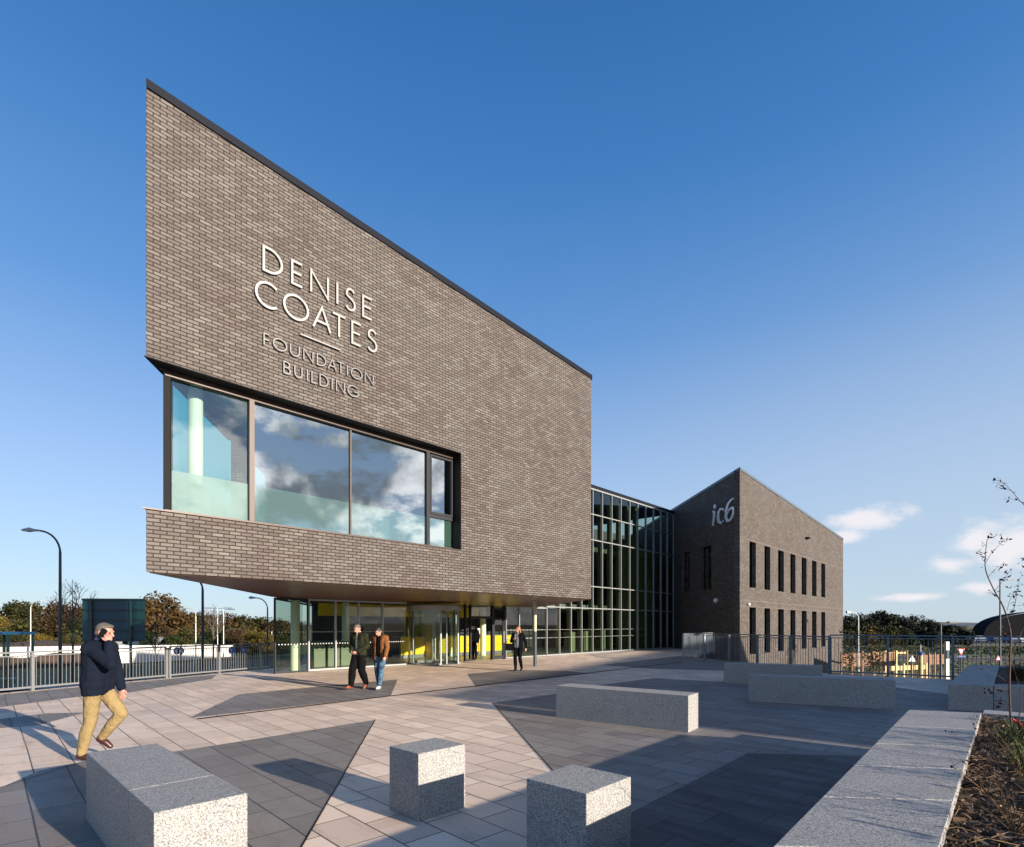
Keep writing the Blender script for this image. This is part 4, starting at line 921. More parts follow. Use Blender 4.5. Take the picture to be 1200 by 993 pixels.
def person(label, loc, rz, h, J, cl, group=None, voxel=.012, z=0.0, category='person'):
    """J: joints in units of body height, person faces +Y, right hand side is +X"""
    e = thing('person', label, category, (loc[0], loc[1], z), rz, group)
    S = lambda k: Vector(J[k]) * h
    hd = S('head'); nk = S('neck'); ch = S('chest'); pv_ = S('pelvis')
    fwd = Vector(J.get('look', (0, 1, 0))).normalized(); side = fwd.cross(Vector((0, 0, 1))).normalized(); upv = side.cross(fwd)
    def hp(x, y, z): return hd + side * x * h + fwd * y * h + upv * z * h
    bm = NB(); HR = .058 * h
    # head: skull, jaw, nose, brow, ears, chin
    Mh = Matrix((side, fwd, upv)).transposed().to_4x4()
    def ell(bm_, c, rx, ry, rz_): bmesh.ops.create_icosphere(bm_, subdivisions=3, radius=1, matrix=Matrix.Translation(c) @ Mh @ Matrix.Diagonal((rx * h, ry * h, rz_ * h, 1)))
    ell(bm, hp(0, -.004, .012), .044, .055, .050); ell(bm, hp(0, .012, -.022), .034, .040, .040); ell(bm, hp(0, .034, -.050), .014, .012, .012)
    capsule(bm, hp(0, .050, .010), .006 * h, hp(0, .064, -.012), .0085 * h)
    for sx in (-1, 1):
        ell(bm, hp(sx * .045, -.006, -.004), .006, .013, .019); ell(bm, hp(sx * .018, .048, .016), .012, .006, .004)
    capsule(bm, hp(-.010, .049, -.030), .0055 * h, hp(.010, .049, -.030), .0055 * h)
    capsule(bm, nk - Vector((0, 0, .02 * h)), .032 * h, hd - upv * .03 * h, .030 * h)
    # torso
    sl_, sr = S('shL'), S('shR'); hl, hr_ = S('hipL'), S('hipR')
    def torso(bm_, g=0.0, low=0.0):
        capsule(bm_, sl_ * .92 + ch * .08, (.036 + g) * h, sr * .92 + ch * .08, (.036 + g) * h)
        for s in (-1, 1):
            sh = sl_ if s < 0 else sr; hh = hl if s < 0 else hr_
            capsule(bm_, sh.lerp(ch, .42), (.052 + g) * h, sh.lerp(hh, .52) .lerp(ch.lerp(pv_, .52), .35), (.050 + g) * h)
            capsule(bm_, sh.lerp(hh, .52).lerp(ch.lerp(pv_, .52), .35), (.050 + g) * h, hh + Vector((0, 0, .035 * h)), (.056 + g) * h)
        capsule(bm_, ch, (.062 + g) * h, pv_, (.060 + g) * h); capsule(bm_, nk, (.034 + g * .6) * h, ch, (.06 + g) * h)
    torso(bm)
    def arm(bm_, k, g=0.0, cuff=1.0):
        s_, el_, w_ = S('sh' + k), S('el' + k), S('wr' + k)
        capsule(bm_, s_, (.032 + g) * h, el_, (.024 + g) * h); capsule(bm_, el_, (.024 + g) * h, el_.lerp(w_, cuff), (.0165 + g) * h)
    def leg(bm_, k, g=0.0, hem=1.0, gl=None):
        gl = g if gl is None else gl
        a_, b_, c_ = S('hip' + k), S('kn' + k), S('an' + k)
        capsule(bm_, a_, (.050 + g) * h, b_, (.033 + g) * h); calf = b_.lerp(c_, .35) + Vector((0, -.006 * h, 0)); capsule(bm_, b_, (.031 + g) * h, calf, (.033 + g) * h); capsule(bm_, calf, (.033 + g) * h, b_.lerp(c_, hem), (.021 + gl) * h)
    for k in 'LR':
        arm(bm, k); leg(bm, k)
        an = S('an' + k); toe = S('toe' + k); capsule(bm, an, .02 * h, an.lerp(toe, .4) - Vector((0, 0, .008 * h)), .02 * h); capsule(bm, an.lerp(toe, .4) - Vector((0, 0, .008 * h)), .02 * h, toe, .015 * h)
        # hand: palm, four fingers, thumb
        w_ = S('wr' + k); hd_ = Vector(J.get('hdir' + k, (0, .25, -1))).normalized(); pn = Vector(J.get('palm' + k, ((-1 if k == 'R' else 1), 0, 0)))
        pn = (pn - hd_ * pn.dot(hd_)).normalized(); sd_ = hd_.cross(pn).normalized(); curl = J.get('curl' + k, .45)
        th_s = 1 if sd_.dot(Vector(J.get('thumb' + k, (0, 1, 0)))) > 0 else -1
        pc = w_ + hd_ * .028 * h
        capsule(bm, w_, .0155 * h, pc - sd_ * .009 * h, .0145 * h); capsule(bm, pc - sd_ * .012 * h, .013 * h, pc + sd_ * .012 * h, .013 * h); capsule(bm, pc, .0135 * h, w_ + hd_ * .045 * h, .0125 * h)
        capsule(bm, w_ + hd_ * .044 * h - sd_ * .016 * h, .009 * h, w_ + hd_ * .044 * h + sd_ * .016 * h, .009 * h)
        for fi, (off, ln) in enumerate(((.0195, .036), (.0065, .041), (-.0065, .038), (-.019, .030))):
            base = w_ + hd_ * .048 * h + sd_ * off * h * th_s; p = base; dcur = (hd_ + sd_ * off * 4 * th_s).normalized()
            for sg in range(3):
                ang = curl * (sg + .6) * .9; dd = (dcur * math.cos(ang) + pn * math.sin(ang)).normalized(); q = p + dd * ln * h * (.42, .33, .25)[sg]
                capsule(bm, p, (.0062 - .0005 * sg) * h, q, (.0057 - .0005 * sg) * h); p = q
        tb = w_ + hd_ * .014 * h + sd_ * .013 * h * th_s; tm = tb + (hd_ * .6 + sd_ * th_s * .8 + pn * .25).normalized() * .022 * h; tt = tm + (hd_ * .9 + sd_ * th_s * .3 + pn * .4).normalized() * .02 * h
        capsule(bm, tb, .008 * h, tm, .0068 * h); capsule(bm, tm, .0068 * h, tt, .0055 * h)
    body = mobj('body', rm_mesh(bm, voxel, 2, .4), cl.get('skin', SKIN), e)
    # eyes, mouth
    bm = NB()
    for sx in (-1, 1): bmesh.ops.create_icosphere(bm, subdivisions=1, radius=.0052 * h, matrix=Matrix.Translation(hp(sx * .0175, .050, .006)))
    obj('eyes', bm, M['black'], e)
    # hair
    bm = NB(); hs = cl.get('hair_style', 'short')
    if hs == 'short':
        ell(bm, hp(0, -.010, .022), .0475, .055, .050); ell(bm, hp(0, -.026, -.004), .042, .038, .038); ell(bm, hp(0, .022, .052), .032, .026, .014)
    else:
        ell(bm, hp(0, -.010, .022), .049, .057, .051); ell(bm, hp(0, -.035, -.02), .044, .034, .05)
        for sx in (-1, -.5, 0, .5, 1):
            capsule(bm, hp(sx * .038, -.030, -.01), .020 * h, hp(sx * .050, -.046 + .01 * abs(sx), -.115 - .02 * math.cos(sx * 3)), .013 * h)
    # cut the hair away from the face
    me_ = rm_mesh(bm, voxel * .8, 1); bmh = bmesh.new(); bmh.from_mesh(me_)
    kill = [v for v in bmh.verts if (v.co - hp(0, 0, 0)).dot(fwd) > .030 * h and (v.co - hp(0, 0, 0)).dot(upv) < .040 * h]
    bmesh.ops.delete(bmh, geom=kill, context='VERTS'); bmh.to_mesh(me_); bmh.free(); mobj('hair', me_, cl['hair'], e)
    # trousers
    bm = NB(); capsule(bm, hl, .058 * h, hr_, .058 * h); capsule(bm, pv_ + Vector((0, 0, -.005 * h)), .062 * h, pv_ + Vector((0, 0, .03 * h)), .062 * h)
    for k in 'LR': leg(bm, k, .009 + cl.get('baggy', 0), .93, .010 + cl.get('baggy', 0) * .6)
    mobj('trousers', rm_mesh(bm, voxel, 3), cl['trousers'], e)
    # shirt
    if 'shirt' in cl:
        bm = NB(); torso(bm, .005); capsule(bm, nk + Vector((0, 0, .004 * h)), .036 * h, nk - Vector((0, 0, .02 * h)), .042 * h); mobj('shirt', rm_mesh(bm, voxel, 2), cl['shirt'], e)
    # jacket: torso, sleeves, skirt; front opening cut out when asked
    if 'jacket' in cl:
        bm = NB(); torso(bm, .013 + cl.get('bulk', 0)); lo = cl.get('hem', .04)
        for hh in (hl, hr_): capsule(bm, hh + Vector((0, 0, .06 * h)), .068 * h, hh - Vector((0, 0, lo * h)), .068 * h)
        capsule(bm, pv_ + Vector((0, .004 * h, .05 * h)), .075 * h, pv_ - Vector((0, 0, lo * h)), .072 * h)
        for k in 'LR': arm(bm, k, .011, .93)
        me_ = rm_mesh(bm, voxel, 3); bmh = bmesh.new(); bmh.from_mesh(me_)
        zc = min(hl.z, hr_.z) - lo * h - .02 * h
        near = lambda v: all((v.co - S('wr' + k)).length > .07 * h and (v.co - S('el' + k).lerp(S('wr' + k), .5)).length > .05 * h for k in 'LR')
        kill = [v for v in bmh.verts if v.co.z < zc and near(v)]
        if cl.get('open'): kill += [v for v in bmh.verts if v.co.y > ch.y + .02 * h and abs(v.co.x - ch.x) < cl['open'] * h * (1 + max(0, (.6 * h - v.co.z)) / h) and v.co.z < nk.z + .02 * h and near(v)]
        kill += [v for v in bmh.verts if v.co.z > nk.z + .012 * h and (v.co.xy - nk.xy).length < .05 * h]
        bmesh.ops.delete(bmh, geom=list(set(kill)), context='VERTS'); bmh.to_mesh(me_); bmh.free()
        o = mobj('jacket', me_, cl['jacket'], e); so = o.modifiers.new('t', 'SOLIDIFY'); so.thickness = .006; so.offset = 1
    for k in 'LR':
        bm = NB(); an = S('an' + k); toe = S('toe' + k); mid = an.lerp(toe, .5)
        heel = an - (toe - an).normalized() * .012 * h - Vector((0, 0, .012 * h)) if True else an
        capsule(bm, heel, .0235 * h, mid, .024 * h); capsule(bm, mid, .024 * h, toe, .0185 * h); capsule(bm, an + Vector((0, 0, .01 * h)), .024 * h, heel, .024 * h)
        me_ = rm_mesh(bm, voxel * .8, 2)
        mobj('shoe', me_, cl['shoes'], e)
    return e, S, hp
def pose(**kw):
    J = dict(head=(0, .012, .932), neck=(0, -.002, .862), chest=(0, 0, .74), pelvis=(0, 0, .545), shL=(-.105, 0, .822), shR=(.105, 0, .822),
             elL=(-.135, -.02, .645), elR=(.135, -.02, .645), wrL=(-.135, .04, .49), wrR=(.135, .04, .49), hipL=(-.05, 0, .515), hipR=(.05, 0, .515),
             knL=(-.05, .01, .285), knR=(.05, .01, .285), anL=(-.05, -.01, .045), anR=(.05, -.01, .045), toeL=(-.058, .085, .02), toeR=(.058, .085, .02))
    J.update(kw); return J
navy = mat('navy_wool', (.006, .009, .018), .95, spec=.1, bump=1.0, bscale=7, bdist=.05); khaki = mat('khaki_cotton', (.22, .160, .075), .9, spec=.1, var=.12, vscale=5, bump=1.0, bscale=9, bdist=.045)
olive = mat('olive_parka', (.017, .019, .009), .9, spec=.1, var=.3, vscale=9, bump=1.0, bscale=10, bdist=.05); blk = mat('black_cloth', (.005, .005, .006), .95, spec=.05, bump=1.0, bscale=9, bdist=.03); tan = mat('tan_suede', (.16, .062, .022), .9, spec=.1, var=.25, vscale=9, bump=1.0, bscale=10, bdist=.05)
denim = mat('blue_denim', (.05, .095, .15), .9, spec=.1, var=.5, vscale=12, bump=1.0, bscale=10, bdist=.04); shirt = mat('lilac_shirt', (.36, .30, .46), .8); wshirt = mat('white_shirt', (.5, .5, .49), .8)
greyh = mat('grey_hair', (.085, .072, .062), .8, var=.3, vscale=40); darkh = mat('dark_hair', (.02, .014, .012), .6); ginger = mat('ginger_hair', (.30, .12, .045), .6, var=.3, vscale=40)
bshoe = mat('brown_leather', (.045, .014, .010), .35); oshoe = mat('tan_leather', (.20, .05, .018), .5); wshoe = mat('white_trainer', (.55, .55, .54), .5); charcoal = mat('charcoal_knit', (.13, .14, .16), .9)
# man on the phone walking right, seen from his right and slightly behind
fx = gp(107, 893)
ph = pose(head=(0, .050, .925), neck=(0, .02, .862), chest=(0, .012, .74), pelvis=(0, 0, .545), shL=(-.105, .03, .815), shR=(.105, .01, .815), look=(.12, 1, -.22),
          elR=(.155, .175, .70), wrR=(.09, .125, .855), hdirR=(-.35, -.25, .95), palmR=(-.7, -.5, -.3), curlR=.9, thumbR=(0, -1, .4),
          elL=(-.150, .05, .655), wrL=(-.14, .09, .50), hdirL=(0, .1, -1),
          hipL=(-.05, .01, .515), hipR=(.05, 0, .515), knR=(.055, -.015, .285), anR=(.055, -.075, .05), toeR=(.06, .012, .018),
          knL=(-.055, .135, .325), anL=(-.055, -.005, .145), toeL=(-.06, .055, .085))
pe, S, hp = person('man in navy blazer and khaki trousers walking with a phone at his ear', (fx.x, fx.y + .1), R(-82), 1.79, ph,
    dict(skin=SKIN2, hair=greyh, trousers=khaki, shirt=shirt, jacket=navy, shoes=bshoe, hem=.02, bulk=.008), voxel=.009)
c = S('wrR') + Vector((-.36 + .36, 0, 0)); hh = 1.79
phn = thing('phone', 'black mobile phone held to the ear of the man in the navy blazer', 'phone', (0, 0, 0)); 
bm = NB(); ph_c = S('head') + Vector((.062 * hh, .018 * hh, -.012 * hh)); box(bm, -.005, .005, -.036, .036, -.075, .075, Matrix.Translation(ph_c) @ Matrix.Rotation(R(-28), 4, 'X'))
o = obj('phone', bm, M['black']); o.matrix_world = Matrix.Translation((fx.x, fx.y + .1, 0)) @ Matrix.Rotation(R(-82), 4, 'Z'); bpy.data.objects.remove(phn)
tag(o, 'black mobile phone held to the ear of the man in the navy blazer', 'phone'); bevel(o, .004)
# couple walking towards the camera
a_ = gp(421, 808)
person('man in an olive parka and black trousers looking down as he walks', (a_.x, a_.y), R(158), 1.80,
    pose(head=(0, .05, .918), look=(0, 1, -.45), neck=(0, .015, .860), elL=(-.145, -.01, .66), elR=(.142, .0, .66), wrL=(-.055, .125, .575), wrR=(.055, .125, .575), hdirL=(.7, .4, -.5), hdirR=(-.7, .4, -.5), curlL=.9, curlR=.9,
         knR=(.062, .085, .295), anR=(.066, .115, .055), toeR=(.078, .195, .045), knL=(-.05, .01, .285), anL=(-.035, -.13, .075), toeL=(-.042, -.055, .018)),
    dict(skin=SKIN2, hair=greyh, trousers=blk, shirt=wshirt, jacket=olive, shoes=oshoe, baggy=.015, hem=.055, open=.014), voxel=.011)
b_ = gp(445.5, 808)
_, S2, _ = person('woman with dark hair in a tan jacket and blue jeans looking down', (b_.x, b_.y), R(162), 1.72,
    pose(head=(0, .055, .915), look=(.15, 1, -.6), neck=(0, .02, .860), elL=(-.145, .03, .66), wrL=(-.150, .10, .53), elR=(.132, -.05, .665), wrR=(.118, -.02, .53), curlL=.8,
         knR=(.05, .01, .285), anR=(.04, -.04, .045), toeR=(.045, .045, .018), knL=(-.045, .05, .29), anL=(-.035, .085, .05), toeL=(-.045, .17, .035)),
    dict(hair=darkh, hair_style='long', trousers=denim, shirt=blk, jacket=tan, shoes=wshoe, hem=.02, open=.04), voxel=.011)
# woman leaving towards the entrance, long ginger hair, seen from behind, head turned
c_ = gp(607, 786.5)
we, S3, _ = person('woman with long ginger hair in black clothes walking by the entrance column', (c_.x, c_.y), R(160), 1.70,
    pose(look=(.7, .7, -.05), elL=(-.17, -.04, .66), wrL=(-.20, .02, .52), elR=(.14, .05, .67), wrR=(.07, .13, .72), hdirR=(-.6, .3, .3), knR=(.05, .05, .285), anR=(.05, .02, .045), toeR=(.055, .10, .02), knL=(-.05, .01, .285), anL=(-.05, -.11, .06), toeL=(-.055, -.03, .018)),
    dict(hair=ginger, hair_style='long', trousers=blk, shirt=charcoal, jacket=blk, shoes=blk, hem=.0, open=.055), voxel=.012)
# person in the doorway
d_ = w2(t_at(556, (0, GQ + .6)), GQ + .6)
person('person in dark clothes standing inside the open entrance door', (d_.x, d_.y), R(150), 1.76, pose(wrR=(.06, .12, .60), elR=(.145, .02, .66)),
    dict(hair=darkh, trousers=blk, shirt=charcoal, jacket=blk, shoes=blk, hem=.02, open=.02), voxel=.014, z=.014)
bm = NB(); box(bm, -.16, .16, -.05, .05, -.14, .12); tube(bm, [(-.12, 0, .12), (-.08, 0, .30), (.08, 0, .30), (.12, 0, .12)], .012, 6)
o = obj('shoulder_bag', bm, blk); w_ = c_ + Vector((-.33, -.02, .93)); o.location = w_; bevel(o, .02); tag(o, 'black bag carried at the hip of the woman with ginger hair', 'bag')

# ================================================================== LOBBY FURNITURE
sC = lambda px, q: t_at(px, (0, q))
def place(o_, s, q, z=0.0, rz=0.0):
    p = w2(s, q); o_.location = (p.x, p.y, z); o_.rotation_euler = (0, 0, TH + rz); return o_
q = 11.2; s0, s1 = sC(470, q), sC(604, q)
rd_ = thing('reception_desk', 'long yellow reception desk inside the glazed lobby', 'desk'); place(rd_, s0, q, .014)
bm = NB(); box(bm, 0, s1 - s0, 0, .12, .18, 1.12); obj('front_panel', bm, M['yellow'], rd_)
bm = NB(); box(bm, .05, s1 - s0 - .05, .08, .9, 0, .178); obj('plinth', bm, M['mid_in'], rd_)
bm = NB(); box(bm, -.02, s1 - s0 + .02, -.04, .7, 1.122, 1.16); obj('desk_top', bm, M['mid_in'], rd_)
mon = thing('monitor', 'pale computer monitor on the yellow reception desk, left one seen from the door', 'monitor'); place(mon, sC(565, q + .3), q + .35, 1.175)
bm = NB(); box(bm, -.35, .35, -.02, .02, .06, .40); obj('screen', bm, M['white'], mon); bm = NB(); box(bm, -.1, .1, -.06, .06, 0, .015); box(bm, -.02, .02, .02, .04, .015, .2); obj('stand', bm, M['black'], mon)
binm = mat('bin_green', (.15, .17, .11), .6)
first = None
for i, px in enumerate((371, 388, 403)):
    b0 = thing('recycling_bin', ['pale green recycling bin just inside the lobby glass, leftmost of three', 'middle recycling bin of three inside the lobby glass', 'recycling bin behind the man in the parka, rightmost of three'][i], 'bin', group='recycling bins in the lobby')
    place(b0, sC(px, 9.0), 9.0, .014)
    bm = NB(); box(bm, -.27, .27, -.25, .25, 0, 1.05); bevel(obj('bin_body', bm, binm, b0), .03)
    bm = NB()
    for k in (-.12, .12): tube(bm, [(k, -.256, .80), (k, -.251, .80)], .045, 10)
    obj('slot', bm, M['black'], b0)
for i, px in enumerate((668, 684, 703, 731)):
    cb = thing('filing_cabinet', ['pale green cabinet in the glazed link, leftmost', 'second pale green cabinet from the left in the glazed link', 'tallest pale green cabinet in the glazed link', 'small green cabinet at the right of the glazed link'][i], 'cabinet', group='pale cabinets inside the glazed link')
    place(cb, sC(px, 9.2), 9.2, .014); hgt = (1.3, 1.35, 1.4, .6)[i]
    bm = NB(); box(bm, -.33, .33, -.25, .25, .05, hgt); obj('cabinet_body', bm, binm, cb)
    bm = NB(); 
    for k in range(3): box(bm, -.31, .31, -.262, -.252, .07 + k * (hgt - .07) / 3, .05 + (k + 1) * (hgt - .07) / 3)
    obj('drawer', bm, binm, cb)
# ================================================================== LEFT SIDE: ROAD FURNITURE
def at(px, D): x = xat(px, D); return Vector((x, D, gh(x, D)))
def street_lamp(px, D, py_top, label, arm=-1.0, m='pole', r=.075, arm_len=1.9, group='street lamps along the road', style='goose', cat='street lamp', rz=0.0):
    p = at(px, D); zt = zat(py_top, D) - p.z; e = thing('street_lamp', label, cat, p, rz, group)
    bm = NB()
    if style == 'goose':
        rr = arm_len * .55; pts = [(0, 0, 0), (0, 0, 1.4), (0, 0, zt - rr)]
        for i in range(1, 9): a = i / 8 * R(84); pts.append((arm * rr * (1 - math.cos(a)), 0, zt - rr + rr * math.sin(a)))
        rad = [r * 1.5, r * 1.05, r * .75] + [r * .6] * 8; tube(bm, pts, rad, 10); obj('pole', bm, M[m], e)
        bm = NB(); x0 = pts[-1][0]; tube(bm, [(x0, 0, zt), (x0 + arm * .3, 0, zt + .02)], [r * .55, r * .9], 8)
        tube(bm, [(x0 + arm * .25, 0, zt + .02), (x0 + arm * .55, 0, zt + .04), (x0 + arm * (arm_len - rr), 0, zt + .03)], [.06, .12, .05], 10); obj('lantern', bm, M['pole_pale'], e)
    else:
        tube(bm, [(0, 0, 0), (0, 0, 1.2), (0, 0, zt)], [r * 1.4, r, r * .7], 10); obj('pole', bm, M[m], e)
        for s in ((-1, 1) if style == 'double' else (arm,)):
            bm = NB(); tube(bm, [(0, 0, zt - .05), (s * arm_len * .5, 0, zt + .02)], .03, 6); box(bm, min(s * arm_len * .45, s * arm_len), max(s * arm_len * .45, s * arm_len), -.12, .12, zt - .02, zt + .09); obj('lantern', bm, M['pole'], e)
    return e
street_lamp(70.5, 27, 622, 'tall street lamp with gooseneck arm left of the brick block, nearest lamp on the left', arm_len=2.0)
street_lamp(237.5, 34, 676, 'street lamp whose top is just under the corner of the soffit', r=.09, arm_len=1.5)
street_lamp(313.5, 44, 701, 'gooseneck street lamp beside the corner of the glazed lobby', arm_len=1.6, r=.07)
street_lamp(36, 62, 705, 'pale street lamp behind the bus shelter', arm=1, m='pole_pale', arm_len=1.4)
street_lamp(229.5, 70, 713, 'thin pale lamp just left of the pole under the soffit corner', m='pole_pale', arm_len=1.8)
street_lamp(255, 88, 713, 'thin double-headed lamp, left one of the pair beyond the white hoarding', m='pole_pale', style='double', arm_len=2.2)
street_lamp(262, 80, 714.5, 'thin lamp with one arm, right one of the pair beyond the white hoarding', m='pole_pale', arm=1, arm_len=1.6, style='flat')
street_lamp(274.5, 95, 738, 'short distant lamp with a flat T-shaped head', m='pole_pale', style='double', arm_len=1.3)
street_lamp(318.5, 95, 740, 'short distant lamp next to the lobby corner', m='pole_pale', style='flat', arm_len=1.0)
# back of the road sign
p = at(133, 23.5); sg = thing('road_sign', 'back of a large blue-grey road sign on two posts behind the man with the phone', 'road sign', p, R(6))
x0, x1 = (99 - 133) / F * 23.5, (167.5 - 133) / F * 23.5; zt, zb = zat(703, 23.5) - p.z, zat(752, 23.5) - p.z
bm = NB(); box(bm, x0, x1, 0, .03, zb, zt); obj('panel', bm, M['signback'], sg)
for i in range(5):
    z = zb + (zt - zb) * (i + .03) / 4.08; bm = NB(); box(bm, x0, x1, -.06, -.002, z, z + .07); obj('rail', bm, M['pole'], sg)
for px in (110.5, 153.5):
    bm = NB(); x = (px - 133) / F * 23.5; tube(bm, [(x, -.11, -.3), (x, -.11, zt - .05)], .055, 12); obj('post', bm, M['pole'], sg)
# bus shelter
p = at(4, 25); bs = thing('bus_shelter', 'glass bus shelter with a flat blue roof at the far left edge behind the railing', 'bus shelter', p, R(4))
zt = zat(741, 25) - p.z
bm = NB(); box(bm, -3.6, .28, -.2, 1.5, zt - .12, zt); obj('roof', bm, mat('blue_roof', (.05, .13, .30), .4), bs)
for x, y in ((-3.5, 0), (-2.3, 0), (-1.1, 0), (.2, 0), (-3.5, 1.4), (-1.1, 1.4), (.2, 1.4)):
    bm = NB(); box(bm, x - .04, x + .04, y - .04, y + .04, 0, zt - .101); obj('post', bm, M['pole'], bs)
for xa, xb in ((-3.46, -2.34), (-2.26, -1.14), (-1.06, .16)):
    bm = NB(); bm.faces.new([bm.verts.new(v) for v in ((xa, 0, .3), (xb, 0, .3), (xb, 0, zt - .3), (xa, 0, zt - .3))]); obj('pane', bm, M['g_low'], bs, recalc=False)
bm = NB(); box(bm, -2.9, -.4, 1.0, 1.35, .5, .56); obj('bench', bm, M['pole_pale'], bs)
# white hoarding with vertical ribs
def hoarding(pts, h, label):
    e = thing('hoarding', label, 'hoarding', (0, 0, 0))
    bm = NB(); run = 0
    for (x0, y0), (x1, y1) in zip(pts, pts[1:]):
        L = math.hypot(x1 - x0, y1 - y0); n = int(L / .6)
        for i in range(n):
            f0, f1 = i / n, (i + .93) / n; a = Vector((x0 + (x1 - x0) * f0, y0 + (y1 - y0) * f0)); b = Vector((x0 + (x1 - x0) * f1, y0 + (y1 - y0) * f1)); nn = Vector((y1 - y0, x0 - x1)).normalized() * .04
            z = gh(a.x, a.y) - .3; prism(bm, [tuple(a - nn), tuple(b - nn), tuple(b + nn), tuple(a + nn)], z, h(a))
            if i % 3 == 0: prism(bm, [tuple(b - nn * .6), tuple(a.lerp(b, 1.08) - nn * .6), tuple(a.lerp(b, 1.08) + nn), tuple(b + nn)], z, h(a) - .06)
    obj('panel', bm, M['hoarding'], e)
hpts = [(xat(-60, 60), 60), (xat(40, 63), 63), (xat(160, 70), 70), (xat(275, 86), 86)]
hoarding(hpts, lambda a: H - (758.5 - .012 * (a.x * F / a.y + 600) - HY) / F * a.y, 'long white hoarding of upright panels beyond the road on the left')
p = at(190, 92); cb = thing('site_cabin', 'flat-roofed pale site cabins just above the white hoarding', 'cabin', p)
for x0, x1, px in ((-11, -1, 0), (-.6, 4, 0)):
    bm = NB(); box(bm, x0, x1, 0, 5, -.5, zat(748, 92) - p.z); obj('cabin_body', bm, M['pole_pale'], cb)
    bm = NB(); box(bm, x0 - .1, x1 + .1, -.1, 5.1, zat(748, 92) - p.z + .002, zat(747, 92) - p.z + .05); obj('roof', bm, M['mid_in'], cb)
    for k in range(3): bm = NB(); xx = x0 + (x1 - x0) * (k + .3) / 3; box(bm, xx, xx + .9, -.03, -.002, zat(755, 92) - p.z, zat(750, 92) - p.z); obj('window', bm, M['black'], cb)
p = at(40, 68); sm = thing('spoil_heap', 'brown sloping earth mound behind the bus shelter', 'mound', p)
bm = NB(); bmesh.ops.create_icosphere(bm, subdivisions=4, radius=1)
for v in bm.verts:
    k = 1 + .15 * mnoise.noise(v.co * 3); v.co = Vector((v.co.x * 9.5 * k, v.co.y * 7 * k, v.co.z * 3.1 * k - .3))
obj('earth', bm, M['soil'], sm, smooth=True)
# parapet / crash barrier and blue direction arrows on short posts
def post_sign(px, D, pyc, label, shape, col, size=.55, group=None, cat='road sign', white=True):
    p = at(px, D); e = thing('road_sign', label, cat, p, 0, group); zc = zat(pyc, D) - p.z
    bm = NB(); tube(bm, [(0, .04, 0), (0, .04, zc + size * .3)], .035, 8); obj('post', bm, M['pole'], e)
    n = 24 if shape == 'round' else 3
    ring = [(size / 2 * math.sin(2 * math.pi * i / n + (math.pi if shape == 'yield' else 0)), zc + size / 2 * math.cos(2 * math.pi * i / n + (math.pi if shape == 'yield' else 0))) for i in range(n)]
    bm = NB(); f = [bm.verts.new((x, 0, z)) for x, z in ring]; g = [bm.verts.new((x, .012, z)) for x, z in ring]; bm.faces.new(f); bm.faces.new(g[::-1])
    for i in range(n): bm.faces.new([f[i], f[(i + 1) % n], g[(i + 1) % n], g[i]])
    obj('plate', bm, col, e)
    if white:
        bm = NB(); bm.faces.new([bm.verts.new((x * .62, -.004, zc + (z - zc) * .62)) for x, z in ring] if shape != 'round' else [bm.verts.new(v) for v in ((-.1, -.004, zc + .12), (.04, -.004, zc + .12), (.04, -.004, zc - .1), (-.1, -.004, zc - .1))]); obj('symbol', bm, M['line'], e, recalc=False)
    return e
blue = mat('sign_blue', (.015, .07, .28), .5); red = mat('sign_red', (.55, .02, .015), .5)
g2 = 'small round blue road signs'
post_sign(207, 46, 763, 'round blue road sign, left one of the pair in front of the white hoarding', 'round', blue, .6, g2)
post_sign(211.8, 46, 763, 'round blue road sign, right one of the pair in front of the white hoarding', 'round', blue, .6, g2)
post_sign(271.5, 48, 762.5, 'round blue road sign at the end of the white hoarding', 'round', blue, .6, g2)
post_sign(285, 60, 762, 'small round blue road sign near the lobby corner', 'round', blue, .7, g2)
def cross_rail(a, b, z, label, n=14):
    a = Vector(a); b = Vector(b); L = (b - a).length; e = thing('guard_rail', label, 'guard rail', (a.x, a.y, 0), math.atan2((b - a).y, (b - a).x))
    bm = NB(); box(bm, 0, L, -.04, .04, z - .08, z); obj('rail', bm, M['pole'], e)
    for i in range(n):
        s = L * i / (n - 1); q = a.lerp(b, i / (n - 1)); bm = NB(); box(bm, s - .04, s + .04, -.04, .04, gh(q.x, q.y), z - .081); obj('post', bm, M['pole'], e)
cross_rail((xat(-60, 40), 40), (xat(310, 56), 56), -1.55, 'dark guard rail along the far side of the road in front of the hoarding', 20)

